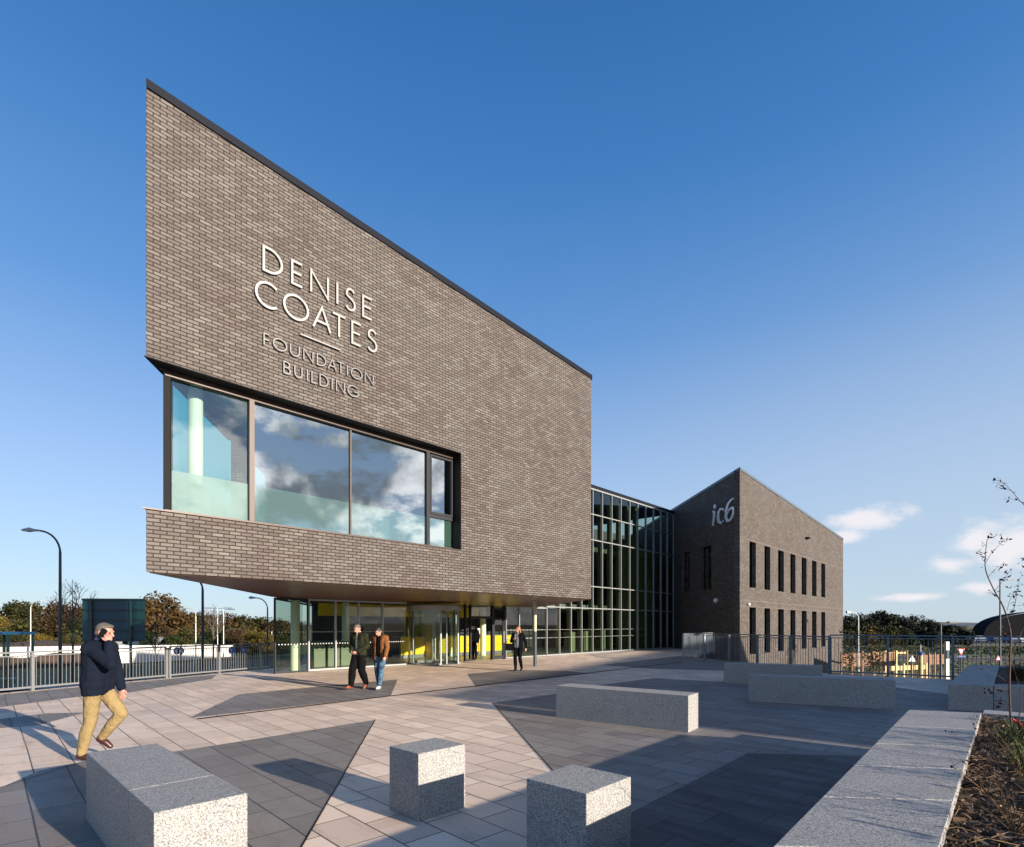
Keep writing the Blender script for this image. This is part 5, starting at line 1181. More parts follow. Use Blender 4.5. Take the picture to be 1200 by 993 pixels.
# ================================================================== TREES
LEAF = {'olive': foliage_mat('olive_foliage', (.016, .020, .006), (.046, .044, .011), (.095, .065, .016), .6),
        'autumn': foliage_mat('autumn_foliage', (.022, .014, .006), (.060, .036, .012), (.10, .058, .016), .6),
        'green': foliage_mat('green_foliage', (.012, .020, .006), (.030, .042, .010), (.065, .062, .016), .6),
        'yellow': foliage_mat('yellow_foliage', (.05, .042, .008), (.13, .09, .012), (.20, .10, .014), .6),
        'dark': foliage_mat('dark_foliage', (.006, .010, .005), (.014, .020, .009), (.035, .032, .014), .35)}
def crown_mesh(seed, w, h, n=2400, leaf=.28, lobes=14, base=.18):
    """many small leaf clumps through uneven lobes; units of metres, z from 0"""
    r = random.Random(seed); bm = NB(); L = []
    for i in range(lobes):
        a = r.uniform(0, 6.28); f = r.uniform(0, 1) ** .6; zz_ = r.uniform(base + .1, .9); k = math.sin(math.pi * min(1, (zz_ - base) / (1 - base) * .85 + .12))
        L.append((Vector((math.cos(a) * f * w * .36 * k, math.sin(a) * f * w * .36 * k, zz_ * h)), w * r.uniform(.13, .24)))
    for _ in range(n):
        c, rad = L[r.randrange(lobes)]; d = Vector((r.gauss(0, 1), r.gauss(0, 1), r.gauss(0, .8))).normalized(); p = c + d * rad * (r.random() ** .35) * r.uniform(.8, 1.15)
        if p.z < base * h * .7: continue
        s = leaf * r.uniform(.6, 1.5); q = Matrix.Rotation(r.uniform(0, 6.28), 3, Vector((r.gauss(0, 1), r.gauss(0, 1), r.gauss(0, 1))).normalized())
        pts = [Vector((-s, -s * .6, 0)), Vector((s * .7, -s * .8, s * .2)), Vector((s, s * .5, -s * .1)), Vector((-s * .5, s, s * .15))]
        bm.faces.new([bm.verts.new(p + q @ v) for v in pts])
    me = bpy.data.meshes.new('crown'); bm.to_mesh(me); bm.free(); return me, L
def trunk_bm(seed, h, L, r0):
    r = random.Random(seed); bm = NB(); top = Vector((r.uniform(-.3, .3), r.uniform(-.3, .3), h * .72)); mid = Vector((r.uniform(-.2, .2), r.uniform(-.2, .2), h * .35))
    tube(bm, [(0, 0, -.8), (0, 0, .2), mid, top], [r0 * 1.4, r0, r0 * .7, r0 * .2], 8)
    for c, rad in L[:9]:
        s = mid.lerp(top, r.uniform(-.2, .6)); tube(bm, [s, s.lerp(c, .5) + Vector((0, 0, .2)), c + Vector((0, 0, rad * .4))], [r0 * .4, r0 * .25, r0 * .08], 5)
    return bm
PROTO = {}
def get_proto(kind, v):
    k = (kind, v)
    if k not in PROTO:
        cm, L = crown_mesh(hash(k[0]) % 1 + v * 17 + len(kind) * 5, 8.5 + v, 9.0, 5200, .175, 17 + v, .14)
        PROTO[k] = (cm, L)
    cm, L = PROTO[k]; return cm, L
TREES = {}
def tree(kind, v, px, D, py_top, wpx, label, group, cat='tree'):
    p = at(px, D); hgt = zat(py_top, D) - p.z; wid = wpx / F * D
    e = thing('tree', label, cat, p, random.uniform(0, 6.28), group); e.scale = (wid / (8.5 + v), wid / (8.5 + v), hgt / 9.3)
    k = (kind, v)
    if k not in TREES:
        cm, L = get_proto(kind, v); cm = cm.copy(); cm.materials.append(LEAF[kind]); tb = trunk_bm(v, 9, L, .28); me = bpy.data.meshes.new('trunk'); tb.to_mesh(me); tb.free(); me.materials.append(M['bark']); TREES[k] = (cm, me)
    for nm, me in zip(('crown', 'trunk'), TREES[k]):
        o = bpy.data.objects.new(nm, me); COL.objects.link(o); o.parent = e
    return e
gl_ = 'trees of the wooded slope behind the road on the left'
side_word = lambda px: 'left'
rows_ = [  # px, D, top y, width px, kind, words
 (-22, 118, 703, 46, 'olive'), (12, 116, 702, 46, 'olive'), (42, 120, 706, 44, 'olive'), (66, 114, 707, 40, 'autumn'), (92, 118, 709, 44, 'autumn'), (120, 122, 712, 46, 'autumn'), (150, 118, 714, 40, 'olive'),
 (-5, 98, 722, 40, 'yellow'), (28, 96, 724, 38, 'olive'), (62, 97, 722, 40, 'autumn'), (88, 98, 724, 34, 'olive'), (172, 106, 706, 40, 'autumn'), (186, 96, 699, 56, 'autumn'), (206, 104, 712, 44, 'autumn'),
 (226, 116, 718, 36, 'olive'), (244, 118, 720, 36, 'autumn'), (268, 116, 721, 38, 'autumn'), (288, 116, 720, 38, 'olive'), (308, 118, 723, 40, 'olive'), (326, 116, 727, 40, 'autumn'), (346, 118, 728, 40, 'olive'),
 (215, 92, 735, 30, 'olive'), (250, 92, 738, 30, 'green'), (276, 90, 738, 30, 'autumn'), (296, 84, 741, 26, 'yellow'), (312, 82, 742, 28, 'yellow'), (330, 84, 744, 24, 'olive'), (232, 86, 745, 24, 'green'), (204, 88, 744, 24, 'green'),
 (20, 90, 742, 30, 'olive'), (50, 88, 744, 26, 'yellow'), (84, 88, 743, 28, 'olive'), (172, 90, 738, 26, 'green')]
kw = {'olive': 'olive-green', 'autumn': 'russet-brown', 'yellow': 'yellow-leaved', 'green': 'green', 'dark': 'dark'}
def where(px):
    for lo, hi, s in ((-99, 8, 'at the far left edge of the picture'), (8, 30, 'above the bus shelter roof'), (30, 58, 'between the bus shelter and the tall street lamp'), (58, 80, 'behind the tall gooseneck lamp'), (80, 104, 'just left of the big sign back'), (104, 140, 'behind the big sign back'), (140, 168, 'behind the right edge of the sign back'),
                      (168, 180, 'just right of the sign back'), (180, 196, 'right of the sign back, the tallest round crown'), (196, 212, 'on the right shoulder of the tall round crown'), (212, 236, 'left of the pole under the soffit corner'), (236, 258, 'right of the pole under the soffit corner'), (258, 282, 'above the end of the white hoarding'), (282, 300, 'left of the gooseneck lamp by the lobby'),
                      (300, 320, 'behind the gooseneck lamp by the lobby'), (320, 400, 'partly hidden by the lobby corner')):
        if lo <= px < hi: return s
seenl = {}
for i, (px, D, ty, wp, kd) in enumerate(rows_):
    lab = f"{'small ' if wp < 32 else ''}{kw[kd]} {'front-row' if D < 100 else 'back-row'} tree {where(px)}"
    tree(kd, i % 4, px, D, ty - .5, wp * 1.15, lab, gl_)
# hedge masses low on the slope
def hedge(name, label, x0, x1, y0, y1, hh, kind, n, leaf, kind_='stuff', pxs=None):
    r = random.Random(len(label)); bm = NB()
    for _ in range(n):
        px = r.uniform(x0, x1); D = r.uniform(y0, y1); x = xat(px, D); z = gh(x, D) + hh * r.random() ** .8 * (.6 + .6 * mnoise.noise(Vector((x * .2, D * .2, 1))))
        s = leaf * r.uniform(.6, 1.4); q = Matrix.Rotation(r.uniform(0, 6.28), 3, Vector((r.gauss(0, 1), r.gauss(0, 1), r.gauss(0, 1))).normalized())
        bm.faces.new([bm.verts.new(Vector((x, D, z)) + q @ Vector(v)) for v in ((-s, -s * .6, 0), (s * .7, -s * .8, s * .2), (s, s * .5, 0), (-s * .5, s, .1 * s))])
    tag(obj(name, bm, LEAF[kind], recalc=False), label, kind=kind_)
hedge('undergrowth', 'olive undergrowth along the foot of the wood on the left', -80, 350, 92, 125, 5.5, 'olive', 14000, .28)
hedge('undergrowth', 'russet undergrowth inside the wood on the left', -80, 350, 100, 130, 7.0, 'autumn', 12000, .3)
hedge('hedge_mass', 'green and yellow bushes below the wood beyond the hoarding', 180, 340, 90, 102, 2.4, 'green', 4500, .2)
# right: dark wood and far hills
gr_ = 'trees of the dark wood beyond the right railing'
wr_ = [(970, 'against the edge of the brick wing'), (988, 'right beside the end of the brick wing'), (1006, 'above the small hooked lamp'), (1022, 'at the crest, left half'), (1036, 'at the crest, right half'), (1052, 'at the crest where the skyline starts to fall'), (1068, 'on the falling skyline'), (1084, 'low on the falling skyline'), (1098, 'just left of the flat-headed lamp'), (1112, 'just right of the flat-headed lamp'), (1124, 'at the right end of the wood')]
ty_ = [720, 720, 718.5, 717, 716.5, 718, 720, 725, 730, 731, 733]
for i, ((px, s), ty) in enumerate(zip(wr_, ty_)):
    tree('dark', i % 4, px, 150, ty, 34, 'dark tree of the wood ' + s, gr_)
for i, (px, s, ty, kd) in enumerate([(984, 'in front of the wood beside the brick wing', 735, 'green'), (1000, 'lower, olive, behind the small hooked lamp', 737, 'olive'), (1046, 'bright green and bushy in front of the wood above the railing post', 733, 'olive'), (1062, 'rounded, mid-green, below the wood crest', 736, 'green'), (1092, 'small, green, left of the flat-headed lamp', 739, 'green')]):
    tree(kd, i % 4, px, 118, ty, 24, 'tree ' + s, 'smaller trees in front of the dark wood')
hedge('undergrowth', 'dark undergrowth under the wood beyond the right railing', 965, 1140, 140, 165, 5.5, 'dark', 6000, .45)
hedge('scrub', 'rough green scrub between the wood and the car park', 965, 1230, 95, 130, .6, 'green', 3500, .15)
hedge('scrub', 'brownish low scrub on the slope below the railing', 965, 1230, 50, 95, .22, 'olive', 1800, .10)
def hill(px0, px1, D, top, label, col, thick=300):
    n = 40; bm = NB(); a = []
    for j, (dd, k) in enumerate(((-thick, 0.0), (-thick * .4, .75), (0, 1.0), (thick * .7, .7), (thick * 1.6, 0))):
        row = []
        for i in range(n + 1):
            f = i / n; px = px0 + (px1 - px0) * f; prof = math.sin(math.pi * f) ** .7; z = -6 + ((zat(top, D) + 6) * prof) * k * (1 + .05 * mnoise.noise(Vector((f * 6, j, 2)))); row.append(bm.verts.new((xat(px, D), D + dd, z)))
        a.append(row)
    for r0, r1 in zip(a, a[1:]):
        for i in range(n): bm.faces.new([r0[i], r0[i + 1], r1[i + 1], r1[i]])
    o = obj('hill', bm, col, smooth=True); return tag(o, kind='structure')
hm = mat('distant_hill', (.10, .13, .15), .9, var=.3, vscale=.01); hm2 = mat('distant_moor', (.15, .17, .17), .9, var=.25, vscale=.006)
hill(1118, 1230, 1500, 729.5, '', hm, 260); hill(880, 1500, 2600, 731.3, '', hm2, 500); hill(-300, 500, 2400, 729, '', hm2, 400)

# ================================================================== RIGHT SIDE
street_lamp(1006, 42, 718, 'small hooked lamp with a white round head just inside the right railing', m='pole_pale', arm=-1, arm_len=.75, r=.05, group='lamps and poles on the right')
street_lamp(1102.5, 40, 730, 'square dark post with a flat lantern pointing right', m='pole', arm=1, arm_len=1.2, style='flat', group='lamps and poles on the right')
street_lamp(1172, 60, 680, 'tall grey lamp column behind the bare sapling on the right', m='pole', arm=1, arm_len=1.6, style='flat', r=.1, group='lamps and poles on the right')
# dark arched-roof hall
D = 175; p = at(1230, D); hall = thing('arched_hall', 'dark hall with a low curved roof at the right edge behind the sapling', 'building', p)
bm = NB(); W2 = (1330 - 1153) / F * D / 2; n = 24; cxh = (1153 + 1330) / 2
base = -.2; ht = zat(716, D) - p.z; x_off = xat(cxh, D) - p.x
prof = [(x_off - W2 * math.cos(math.pi * i / n), max(0.0, ht * math.sin(math.pi * i / n) ** .62)) for i in range(n + 1)]
f0 = [bm.verts.new((x, 0, z)) for x, z in prof]; f1 = [bm.verts.new((x, 5, z)) for x, z in prof]
for i in range(n): bm.faces.new([f0[i], f0[i + 1], f1[i + 1], f1[i]])
obj('roof', bm, mat('dark_roof', (.006, .007, .009), .8, spec=.1), hall, smooth=True)
bm = NB(); bm.faces.new([bm.verts.new((x, .3, z * .985)) for x, z in prof]); obj('front_wall', bm, mat('dark_cladding', (.006, .007, .009), .9, spec=.05), hall)
for k in range(8): bm = NB(); xx = x_off - W2 * .8 + k * W2 * .2; box(bm, xx, xx + 2.4, .2, .28, .2, 1.6); obj('window', bm, M['g_dark'], hall)
# parked cars
def car_proto(col):
    e = thing('parked_car', '', 'car', (0, 0, 0))
    pr = [(-2.1, .35), (-2.15, .75), (-1.95, .95), (-1.3, 1.02), (-.75, 1.42), (.6, 1.45), (1.25, 1.05), (1.95, .88), (2.12, .6), (2.1, .35)]
    bm = NB(); n = len(pr); A_ = [bm.verts.new((x, -.85 + (.12 if z > 1.1 else 0), z)) for x, z in pr]; B_ = [bm.verts.new((x, .85 - (.12 if z > 1.1 else 0), z)) for x, z in pr]
    bm.faces.new(A_); bm.faces.new(B_[::-1])
    for i in range(n): bm.faces.new([A_[i], B_[i], B_[(i + 1) % n], A_[(i + 1) % n]])
    bevel(obj('body', bm, col, e), .05)
    bm = NB()
    for s in (-1, 1):
        bm.faces.new([bm.verts.new((x, s * (.862 - .10 * (z - 1.02) / .4), z)) for x, z in ((-1.15, 1.03), (-.70, 1.36), (.52, 1.38), (1.05, 1.06))])
    bm.faces.new([bm.verts.new(v) for v in ((1.24, -.66, 1.10), (1.24, .66, 1.10), (.72, .64, 1.41), (.72, -.64, 1.41))]); obj('windows', bm, M['black'], e, recalc=False)
    for x in (-1.3, 1.3):
        for s in (-1, 1): bm = NB(); tube(bm, [(x, s * .70, .32), (x, s * .88, .32)], .32, 16); obj('wheel', bm, M['black'], e)
    return e
cols = {'white': (.75, .75, .75), 'silver': (.42, .43, .45), 'blue': (.02, .05, .14), 'black': (.012, .012, .015), 'red': (.35, .02, .02), 'grey': (.14, .15, .16)}
carm = {k: mat(k + '_car_paint', v, .28, .2, coat=.6) for k, v in cols.items()}
protos = {}
spots = [(1122, 160, 'silver', 'leftmost in the car park row'), (1132, 160, 'blue', 'second from the left in the row'), (1141, 160, 'white', 'brightest of the row, right of the thick railing post'), (1150, 159, 'silver', 'just left of the middle of the row'), (1159, 159, 'blue', 'immediately left of the tall lamp column'),
         (1168, 157, 'grey', 'behind the tall lamp column'), (1179, 156, 'blue', 'first right of the tall lamp column'), (1188, 155, 'silver', 'right of the sapling stem'), (1198, 154, 'white', 'at the right edge of the picture'), (1148, 175, 'white', 'in the back row above the others'), (1160, 175, 'black', 'in the back row left of the tall lamp'), (1136, 177, 'red', 'in the back row, leftmost')]
for px, D, k, words in spots:
    p = at(px, D)
    e = car_proto(carm[k]) if k not in protos else copy_tree(protos[k])
    protos.setdefault(k, e); e.location = (p.x, p.y, p.z + .06); e.rotation_euler = (0, 0, R(62 + random.uniform(-4, 4))); tag(e, f'{k} parked car {words}', 'car', 'cars in the distant car park')
e = car_proto(carm['blue']); p = at(1015, 62); e.location = p; e.rotation_euler = (0, 0, R(5)); tag(e, 'blue car on the lower road seen through the railing below the hooked lamp', 'car')
e = copy_tree(protos['white']); p = at(1193, 34); e.location = p; e.rotation_euler = (0, 0, R(150)); tag(e, 'pale car nearest, half hidden behind grass at the right edge', 'car')
# timber retaining wall, pale sunlit edging
tim = mat('timber', (.20, .11, .06), .85, var=.3, vscale=4); ptm = mat('pale_timber', (.60, .44, .22), .8, var=.2, vscale=3)
def fence_run(px0, px1, D, yt, yb, m_, label, cat='fence', name='timber_fence', nposts=6):
    a = Vector((xat(px0, D), D)); b = Vector((xat(px1, D), D + 1.5)); L = (b - a).length
    e = thing(name, label, cat, (a.x, a.y, 0), math.atan2((b - a).y, (b - a).x)); zt, zb = zat(yt, D), zat(yb, D)
    for i in range(3):
        z0 = zb + (zt - zb) * i / 3; bm = NB(); box(bm, 0, L, -.03, .03, z0 + .02, z0 + (zt - zb) / 3); obj('board', bm, m_, e)
    for i in range(nposts): bm = NB(); s = L * i / (nposts - 1); box(bm, s - .06, s + .06, -.09, -.031, gh(a.x, a.y) - .3, zt + .15); obj('post', bm, m_, e)
fence_run(985, 1062, 44, 766, 782, tim, 'brown timber fence boards below the railing, left part')
fence_run(1024, 1077, 47, 765, 767.5, ptm, 'thin pale timber rail in sun above the brown fence', nposts=4)
fence_run(1040, 1103, 40, 781, 786.5, ptm, 'low pale timber edging brightly lit by the sun')
fence_run(1075, 1125, 43, 768, 780, tim, 'brown timber boards between the blue-topped post and the sign')
p = at(1079, 38); e = thing('bollard', 'pale post with a blue top in sunlight behind the railing', 'bollard', p); zt = zat(764, 38) - p.z
bm = NB(); tube(bm, [(0, 0, 0), (0, 0, zt - .22)], .14, 14); obj('shaft', bm, ptm, e); bm = NB(); tube(bm, [(0, 0, zt - .22), (0, 0, zt - .05), (0, 0, zt)], [.2, .2, .12], 14); obj('cap', bm, blue, e)
bm = NB(); tube(bm, [(0, 0, zt), (0, 0, zt + .5)], .02, 6); obj('aerial', bm, M['pole_pale'], e)
post_sign(1069, 40, 773, 'white triangular warning sign facing the sun beside the blue-topped post', 'triangle', M['pole_pale'], .6, white=False)
post_sign(1170, 45, 772, 'white and red triangular sign low down at the right', 'triangle', red, .55)
e = post_sign(1126.5, 36, 763, 'inverted triangular sign with a blue plate below it', 'yield', red, .6)
p = at(1126.5, 36); bm = NB(); box(bm, -.28, .28, -.01, .02, zat(770.5, 36) - p.z, zat(768.5, 36) - p.z); obj('plate', bm, blue, e)
p = at(1109.5, 38); e = thing('signal_post', 'pale square cabinet post beside the flat-headed lamp', 'post', p); bm = NB(); box(bm, -.13, .13, -.1, .1, 0, zat(752, 38) - p.z); bevel(obj('shaft', bm, M['pole_pale'], e), .02)
bm = NB(); box(bm, -.09, .09, -.13, -.101, zat(772, 38) - p.z, zat(762, 38) - p.z); obj('panel', bm, M['signback'], e)
# ---- small young trees by the timber fence
def leafset(bm, pts, r, leaf, n, spread):
    for _ in range(n):
        c = Vector(pts[r.randrange(len(pts))]); p = c + Vector((r.gauss(0, spread), r.gauss(0, spread), r.gauss(0, spread))); s = leaf * r.uniform(.6, 1.3)
        q = Matrix.Rotation(r.uniform(0, 6.28), 3, Vector((r.gauss(0, 1), r.gauss(0, 1), r.gauss(0, 1))).normalized())
        bm.faces.new([bm.verts.new(p + q @ Vector(v)) for v in ((-s, 0, 0), (-s * .2, -s * .45, 0), (s, 0, s * .1), (-s * .2, s * .45, 0))])
for i, (px, w) in enumerate(((994.5, 'leftmost of three slim saplings by the fence, next to the brick wing'), (1020, 'middle of three slim leafy saplings just right of the hooked lamp'), (1030, 'rightmost of three slim leafy saplings near the hooked lamp'))):
    p = at(px, 38); r = random.Random(i + 50); zt = zat(741, 38) - p.z; e = thing('sapling', w, 'young tree', p, 0, 'slim saplings by the timber fence')
    bm = NB(); tube(bm, [(0, 0, 0), (.05, 0, zt * .5), (0, 0, zt)], [.05, .035, .01], 6)
    pts = [(0, 0, zt * k / 12) for k in range(4, 13)]
    for k in range(12): z = zt * r.uniform(.3, .95); a = r.uniform(0, 6.28); q = (math.cos(a) * .4, math.sin(a) * .4, z + .3); tube(bm, [(0, 0, z), q], [.015, .005], 4); pts.append(q)
    obj('stem', bm, M['bark'], e); bm = NB(); leafset(bm, pts, r, .09, 420, .16); obj('leaves', bm, LEAF['yellow' if i == 1 else 'olive'], e, recalc=False)

# ---- bare young street trees on the left
def bare_tree(px, D, py_top, label, seed, spread=.34, leaves=60, m='bark', r0=.06):
    p = at(px, D); H_ = zat(py_top, D) - p.z; r = random.Random(seed); e = thing('bare_tree', label, 'tree', p, 0, 'bare young street trees on the left'); bm = NB(); tips = []
    def br(a, d, L, rad, lv):
        mid = a + d * L * .5 + Vector((r.uniform(-1, 1), r.uniform(-1, 1), r.uniform(-.2, .6))) * L * .06; b = a + d * L; tube(bm, [a, mid, b], [rad, rad * .8, rad * .6], 5, False)
        if lv == 0: tips.append(b); return
        for _ in range(3 if lv > 1 else 3):
            ax = Vector((r.gauss(0, 1), r.gauss(0, 1), 0)).normalized(); nd = (d + ax * r.uniform(.35, .75) + Vector((0, 0, .25))).normalized(); br(a.lerp(b, r.uniform(.6, 1)), nd, L * r.uniform(.55, .8), rad * .58, lv - 1)
    trunk = H_ * .38; tube(bm, [(0, 0, -.2), (.02, 0, trunk)], [r0, r0 * .8], 8)
    for k in range(7):
        z = trunk + H_ * .30 * k / 7; a = k * 2.4; br(Vector((0, 0, z)), Vector((math.cos(a) * .6, math.sin(a) * .6, 1)).normalized(), H_ * .17, r0 * .45, 3)
    tube(bm, [(.02, 0, trunk), (0, 0, H_ * .95)], [r0 * .8, r0 * .12], 6)
    obj('trunk', bm, M[m], e)
    bm = NB(); leafset(bm, tips, r, .05, leaves, .1); obj('leaves', bm, LEAF['autumn'], e, recalc=False)
bare_tree(85, 29, 672, 'bare young tree with fine twigs just right of the tall gooseneck lamp', 5)
bare_tree(182, 31, 725, 'small bare tree in front of the white hoarding right of the sign back', 8, leaves=40, r0=.045)
bare_tree(250, 70, 708, 'rounded bare-topped tree rising above the wood by the soffit pole', 12, leaves=200, r0=.12)

# ================================================================== PLANTING IN THE FOREGROUND BED
def stem(bm, pts, r0, r1, seg=6):
    n = len(pts); sm_ = []
    for i in range(n - 1):
        p0, p1, p2, p3 = (Vector(pts[max(i - 1, 0)]), Vector(pts[i]), Vector(pts[i + 1]), Vector(pts[min(i + 2, n - 1)]))
        for k in range(4):
            t_ = k / 4; sm_.append(.5 * ((2 * p1) + (-p0 + p2) * t_ + (2 * p0 - 5 * p1 + 4 * p2 - p3) * t_ ** 2 + (-p0 + 3 * p1 - 3 * p2 + p3) * t_ ** 3))
    sm_.append(Vector(pts[-1])); m_ = len(sm_); tube(bm, sm_, [r0 + (r1 - r0) * i / (m_ - 1) for i in range(m_)], seg, False); return sm_
dkl = foliage_mat('dark_red_leaves', (.03, .012, .014), (.07, .02, .02), (.14, .045, .02), 6)
def P3(px, py, D): return (xat(px, D), D, zat(py, D))
Ds = 6.0
sap = thing('young_tree', 'bare leaning young tree with a few dark red leaves in the foreground bed', 'young tree', (xat(1186, Ds), Ds, PZ - .08))
off = Vector(sap.location)
bm = NB(); rr = random.Random(21); tips = []
main_pts = [P3(1187, 872, Ds), P3(1184, 835, Ds), P3(1183, 800, Ds - .02), P3(1184, 765, Ds - .03), P3(1184, 740, Ds), P3(1176, 712, Ds + .05), P3(1164, 690, Ds + .08), P3(1155, 668, Ds + .1), P3(1155, 648, Ds + .12), P3(1157, 632, Ds + .12)]
stem(bm, [Vector(p) - off for p in main_pts], .012, .003)
side = [([(1184, 772), (1192, 752), (1200, 735), (1206, 722)], .012), ([(1187, 860), (1194, 840), (1197, 815), (1190, 790), (1185, 772)], .010), ([(1155, 660), (1162, 648), (1170, 640), (1178, 632)], .004), ([(1156, 655), (1148, 650), (1143, 646)], .003), ([(1158, 676), (1166, 668), (1176, 660)], .004),
        ([(1166, 692), (1176, 680), (1184, 668)], .004), ([(1170, 700), (1164, 696), (1160, 692)], .003), ([(1184, 735), (1178, 742), (1170, 736)], .003), ([(1186, 720), (1190, 706), (1192, 690), (1196, 676)], .005), ([(1180, 716), (1184, 702), (1188, 694)], .004),
        ([(1183, 812), (1172, 806), (1160, 812), (1148, 806)], .005), ([(1183, 802), (1170, 792), (1160, 788), (1152, 780)], .004), ([(1186, 830), (1176, 822), (1168, 826)], .003), ([(1155, 640), (1150, 634)], .003), ([(1157, 633), (1161, 629), (1166, 632)], .003),
        ([(1260, 640), (1225, 615), (1200, 592), (1180, 570), (1166, 562)], .008), ([(1200, 590), (1188, 585), (1176, 586)], .004), ([(1190, 578), (1178, 572), (1168, 566)], .004), ([(1206, 722), (1220, 690), (1245, 655), (1260, 640)], .010), ([(1212, 700), (1203, 670), (1201, 650)], .005)]
for pts, r0 in side:
    pp = [Vector(P3(x, y, Ds + .02 * i * (1 if k_ % 2 else -1))) - off for i, (x, y) in enumerate(pts) for k_ in (len(pts),)]
    sp = stem(bm, pp, r0 * .7, .0012, 5); tips += sp[-5:] + [sp[len(sp) // 2]]
obj('stem', bm, M['twig'], sap)
bm = NB(); 
for c in tips:
    if rr.random() < .55: leafset(bm, [c], rr, .022, rr.randint(1, 4), .022)
for x, y in ((1192, 700), (1188, 706), (1196, 696), (1190, 712), (1198, 708), (1183, 690), (1201, 652), (1203, 658), (1150, 652), (1153, 657), (1148, 648)): leafset(bm, [Vector(P3(x, y, Ds)) - off], rr, .026, 4, .03)
obj('leaves', bm, dkl, sap, recalc=False)
bm = NB(); c = Vector(P3(1192, 846, Ds)) - off; tube(bm, [c + Vector((-.05, 0, .03)), c, c + Vector((.03, -.01, -.03)), c + Vector((.06, 0, -.06))], [.008, .016, .012, .004], 6); obj('ribbon_tie', bm, mat('red_ribbon', (.65, .02, .03), .5), sap)
# grassy and leafy plants
def tuft(name, label, cat, x, y, z, n, hgt, lean, m_, seed, wdt=.006, group=None):
    r = random.Random(seed); e = thing(name, label, cat, (x, y, z), 0, group); bm = NB()
    for _ in range(n):
        a = r.uniform(0, 6.28); l = r.uniform(.3, 1) * lean; hh = hgt * r.uniform(.5, 1.05); bx, by = r.gauss(0, .05), r.gauss(0, .05); prev = None
        for k in range(6):
            t_ = k / 5; q = Vector((bx + math.cos(a) * l * t_ ** 1.7, by + math.sin(a) * l * t_ ** 1.7, hh * (t_ - .35 * t_ ** 3 * l / max(hh, .01)))); w_ = wdt * (1 - t_ * .85); s = Vector((-math.sin(a), math.cos(a), 0)) * w_
            cur = [bm.verts.new(q - s), bm.verts.new(q + s)]
            if prev: bm.faces.new([prev[0], prev[1], cur[1], cur[0]])
            prev = cur
    obj('blades', bm, m_, e, recalc=False); return e
gm_ = foliage_mat('grass_blades', (.05, .07, .02), (.12, .14, .04), (.20, .17, .06), 8); gm2 = foliage_mat('dark_grass_blades', (.02, .028, .012), (.05, .055, .02), (.10, .09, .04), 8); dry = foliage_mat('dry_stems', (.12, .07, .03), (.22, .14, .07), (.30, .20, .11), 8)
def bp(px, py, z=PZ - .06): return gp(px, py, z)
for i, (px, py, n, hh, w) in enumerate(((1192, 872, 90, .34, 'bright green tuft beside the red ribbon of the young tree'), (1178, 868, 50, .22, 'small yellow-green tuft just left of the young tree stem'), (1204, 900, 90, .30, 'green tuft cut by the right edge of the picture'))):
    q = bp(px, py); tuft('grass_tuft', w, 'plant', q.x, q.y, PZ - .08, n, hh, .22, gm_, 60 + i, group='green tufts in the foreground bed')
q = gp(1192, 800, .45); tuft('ornamental_grass', 'dark arching ornamental grass in the second planter', 'plant', q.x + .1, q.y + .1, Q - .06, 420, .55, .55, gm2, 77, .005)
def dry_plant(label, px, py, seed, n=16, hgt=.55, lean=.3, z=PZ - .08):
    q = bp(px, py); r = random.Random(seed); e = thing('dry_plant', label, 'plant', (q.x, q.y, z), 0, 'dried stems in the foreground bed'); bm = NB(); heads = []
    for _ in range(n):
        a = r.uniform(0, 6.28); l = r.uniform(.3, 1) * lean; hh = hgt * r.uniform(.5, 1); P = [(0, 0, 0), (math.cos(a) * l * .4, math.sin(a) * l * .4, hh * .55), (math.cos(a) * l, math.sin(a) * l, hh)]
        s_ = stem(bm, P, .0028, .001, 4); heads.append(s_[-1])
        for _k in range(3): c = s_[r.randrange(3, len(s_))]; d = c + Vector((r.uniform(-.06, .06), r.uniform(-.06, .06), r.uniform(.02, .08))); tube(bm, [c, d], [.0015, .0008], 4, False); heads.append(d)
    obj('stems', bm, dry if seed % 2 else M['twig'], e)
    bm = NB(); 
    for c in heads:
        if r.random() < .4: bmesh.ops.create_icosphere(bm, subdivisions=1, radius=r.uniform(.004, .008), matrix=Matrix.Translation(c))
    obj('seed_heads', bm, M['black'], e)['kind'] = 'stuff'
dry_plant('fine dried stems leaning over the near coping in the bottom right corner', 1190, 975, 31, 22, .45, .5)
dry_plant('thin dark stems with small seed heads beside the far end of the coping', 1160, 905, 32, 12, .42, .35)
dry_plant('reddish twiggy plant right of the coping end, below the young tree', 1176, 880, 34, 14, .35, .3)
dry_plant('dried brown stems at the right edge of the picture', 1205, 930, 35, 24, .5, .35)
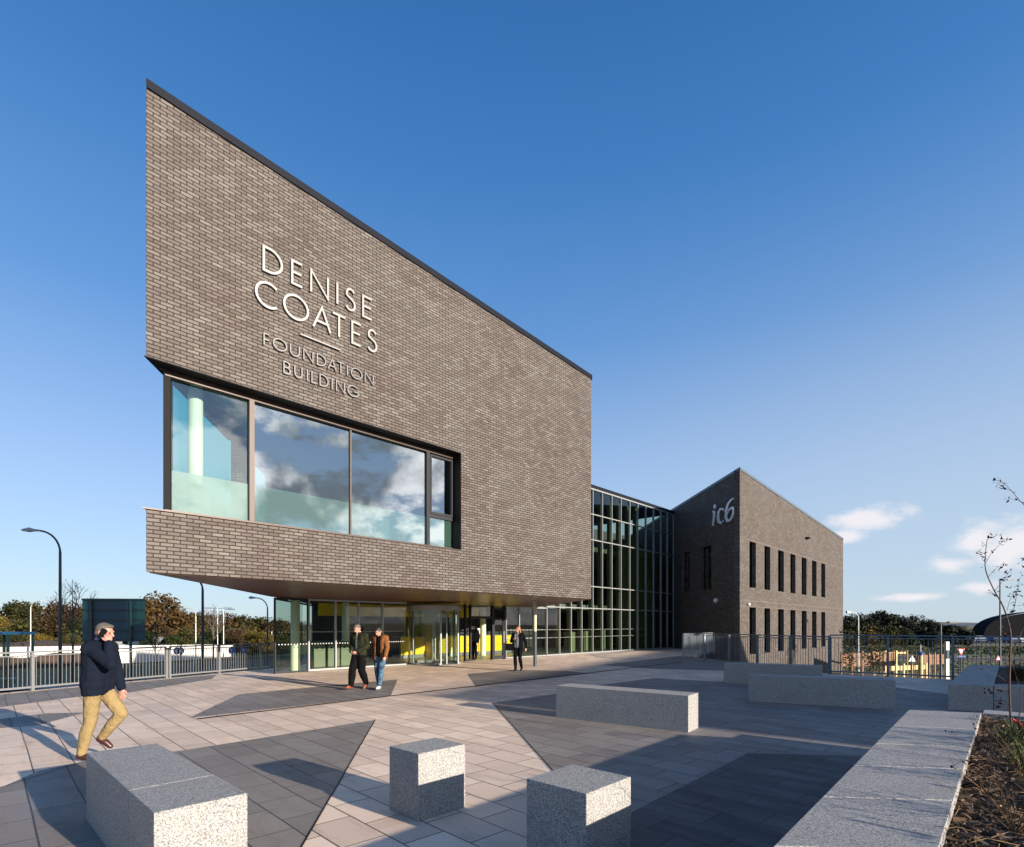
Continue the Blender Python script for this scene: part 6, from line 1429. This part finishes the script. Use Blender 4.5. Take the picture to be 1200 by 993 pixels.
# fallen stalks lying on the mulch
bm = NB(); r = random.Random(9)
for _ in range(260):
    f, g = r.random() ** 1.3, r.random(); p = c00.lerp(c10, f * .6).lerp(c01.lerp(c11, f * .6), g); a = r.uniform(0, 6.28); L = r.uniform(.08, .4)
    z = PZ - .03 + .05 * math.sin(math.pi * f * .6); tube(bm, [(p.x, p.y, z), (p.x + math.cos(a) * L * .5, p.y + math.sin(a) * L * .5, z + r.uniform(.0, .04)), (p.x + math.cos(a + .2) * L, p.y + math.sin(a + .2) * L, z)], .0022, 4, False)
tag(obj('fallen_stalks', bm, dry), 'dry fallen stalks scattered over the mulch of the foreground bed', kind='stuff')
# shrubs just out of frame on the right whose twigs throw the streaky shadows over the coping
for i, (x, y, hh) in enumerate(((6.4, 3.2, .9), (4.9, 2.6, .7), (5.8, 3.9, .8), (4.3, 1.3, .8), (7.2, 4.9, .8))):
    e = thing('shrub', ['twiggy shrub', 'low twiggy shrub', 'bare shrub', 'tall thin shrub', 'small thin shrub', 'loose bare shrub'][i] + ' in the bed beyond the right edge of the picture', 'shrub', (x, y, .54), 0, 'shrubs of the foreground bed out of frame'); r = random.Random(100 + i)
    bm = NB(); tips = []
    for k in range(26):
        a = r.uniform(0, 6.28); l = r.uniform(.1, .5); P = [(0, 0, 0), (math.cos(a) * l * .5, math.sin(a) * l * .5, hh * .5 * r.uniform(.7, 1)), (math.cos(a) * l, math.sin(a) * l, hh * r.uniform(.6, 1))]; s_ = stem(bm, P, .006, .002, 4); tips += s_[5:]
    obj('stem', bm, M['twig'], e); bm = NB(); leafset(bm, tips, r, .03, 260, .06); obj('leaves', bm, dkl, e, recalc=False)
# ================================================================== UNSEEN BLOCK BEHIND THE CAMERA (added to throw the terrace shade)
tip = gp(465, 819).to_2d(); K0 = tip + SUN_H.to_2d() * 44 + Vector((.613, .79)) * .75; KD = Vector((.46, .888)).normalized()
nb_ = thing('shade_block', 'unseen brick block added behind the viewpoint on the right to shade the terrace', 'building', (K0.x, K0.y, 0), math.atan2(KD.y, KD.x))
hN = 44 * math.tan(SUN_EL)
grid_wall('front_wall', nb_, M['brick'], (0, 0), (1, 0), 26, -4, hN, [(2 + 3 * k, 3.4 + 3 * k, z, z + 2) for k in range(8) for z in (1.2, 4.8)], (0, -1), .3)
bm = NB(); box(bm, 0.01, 25.99, -12, -.31, -4, hN - .1); obj('body', bm, M['mid_in'], nb_)
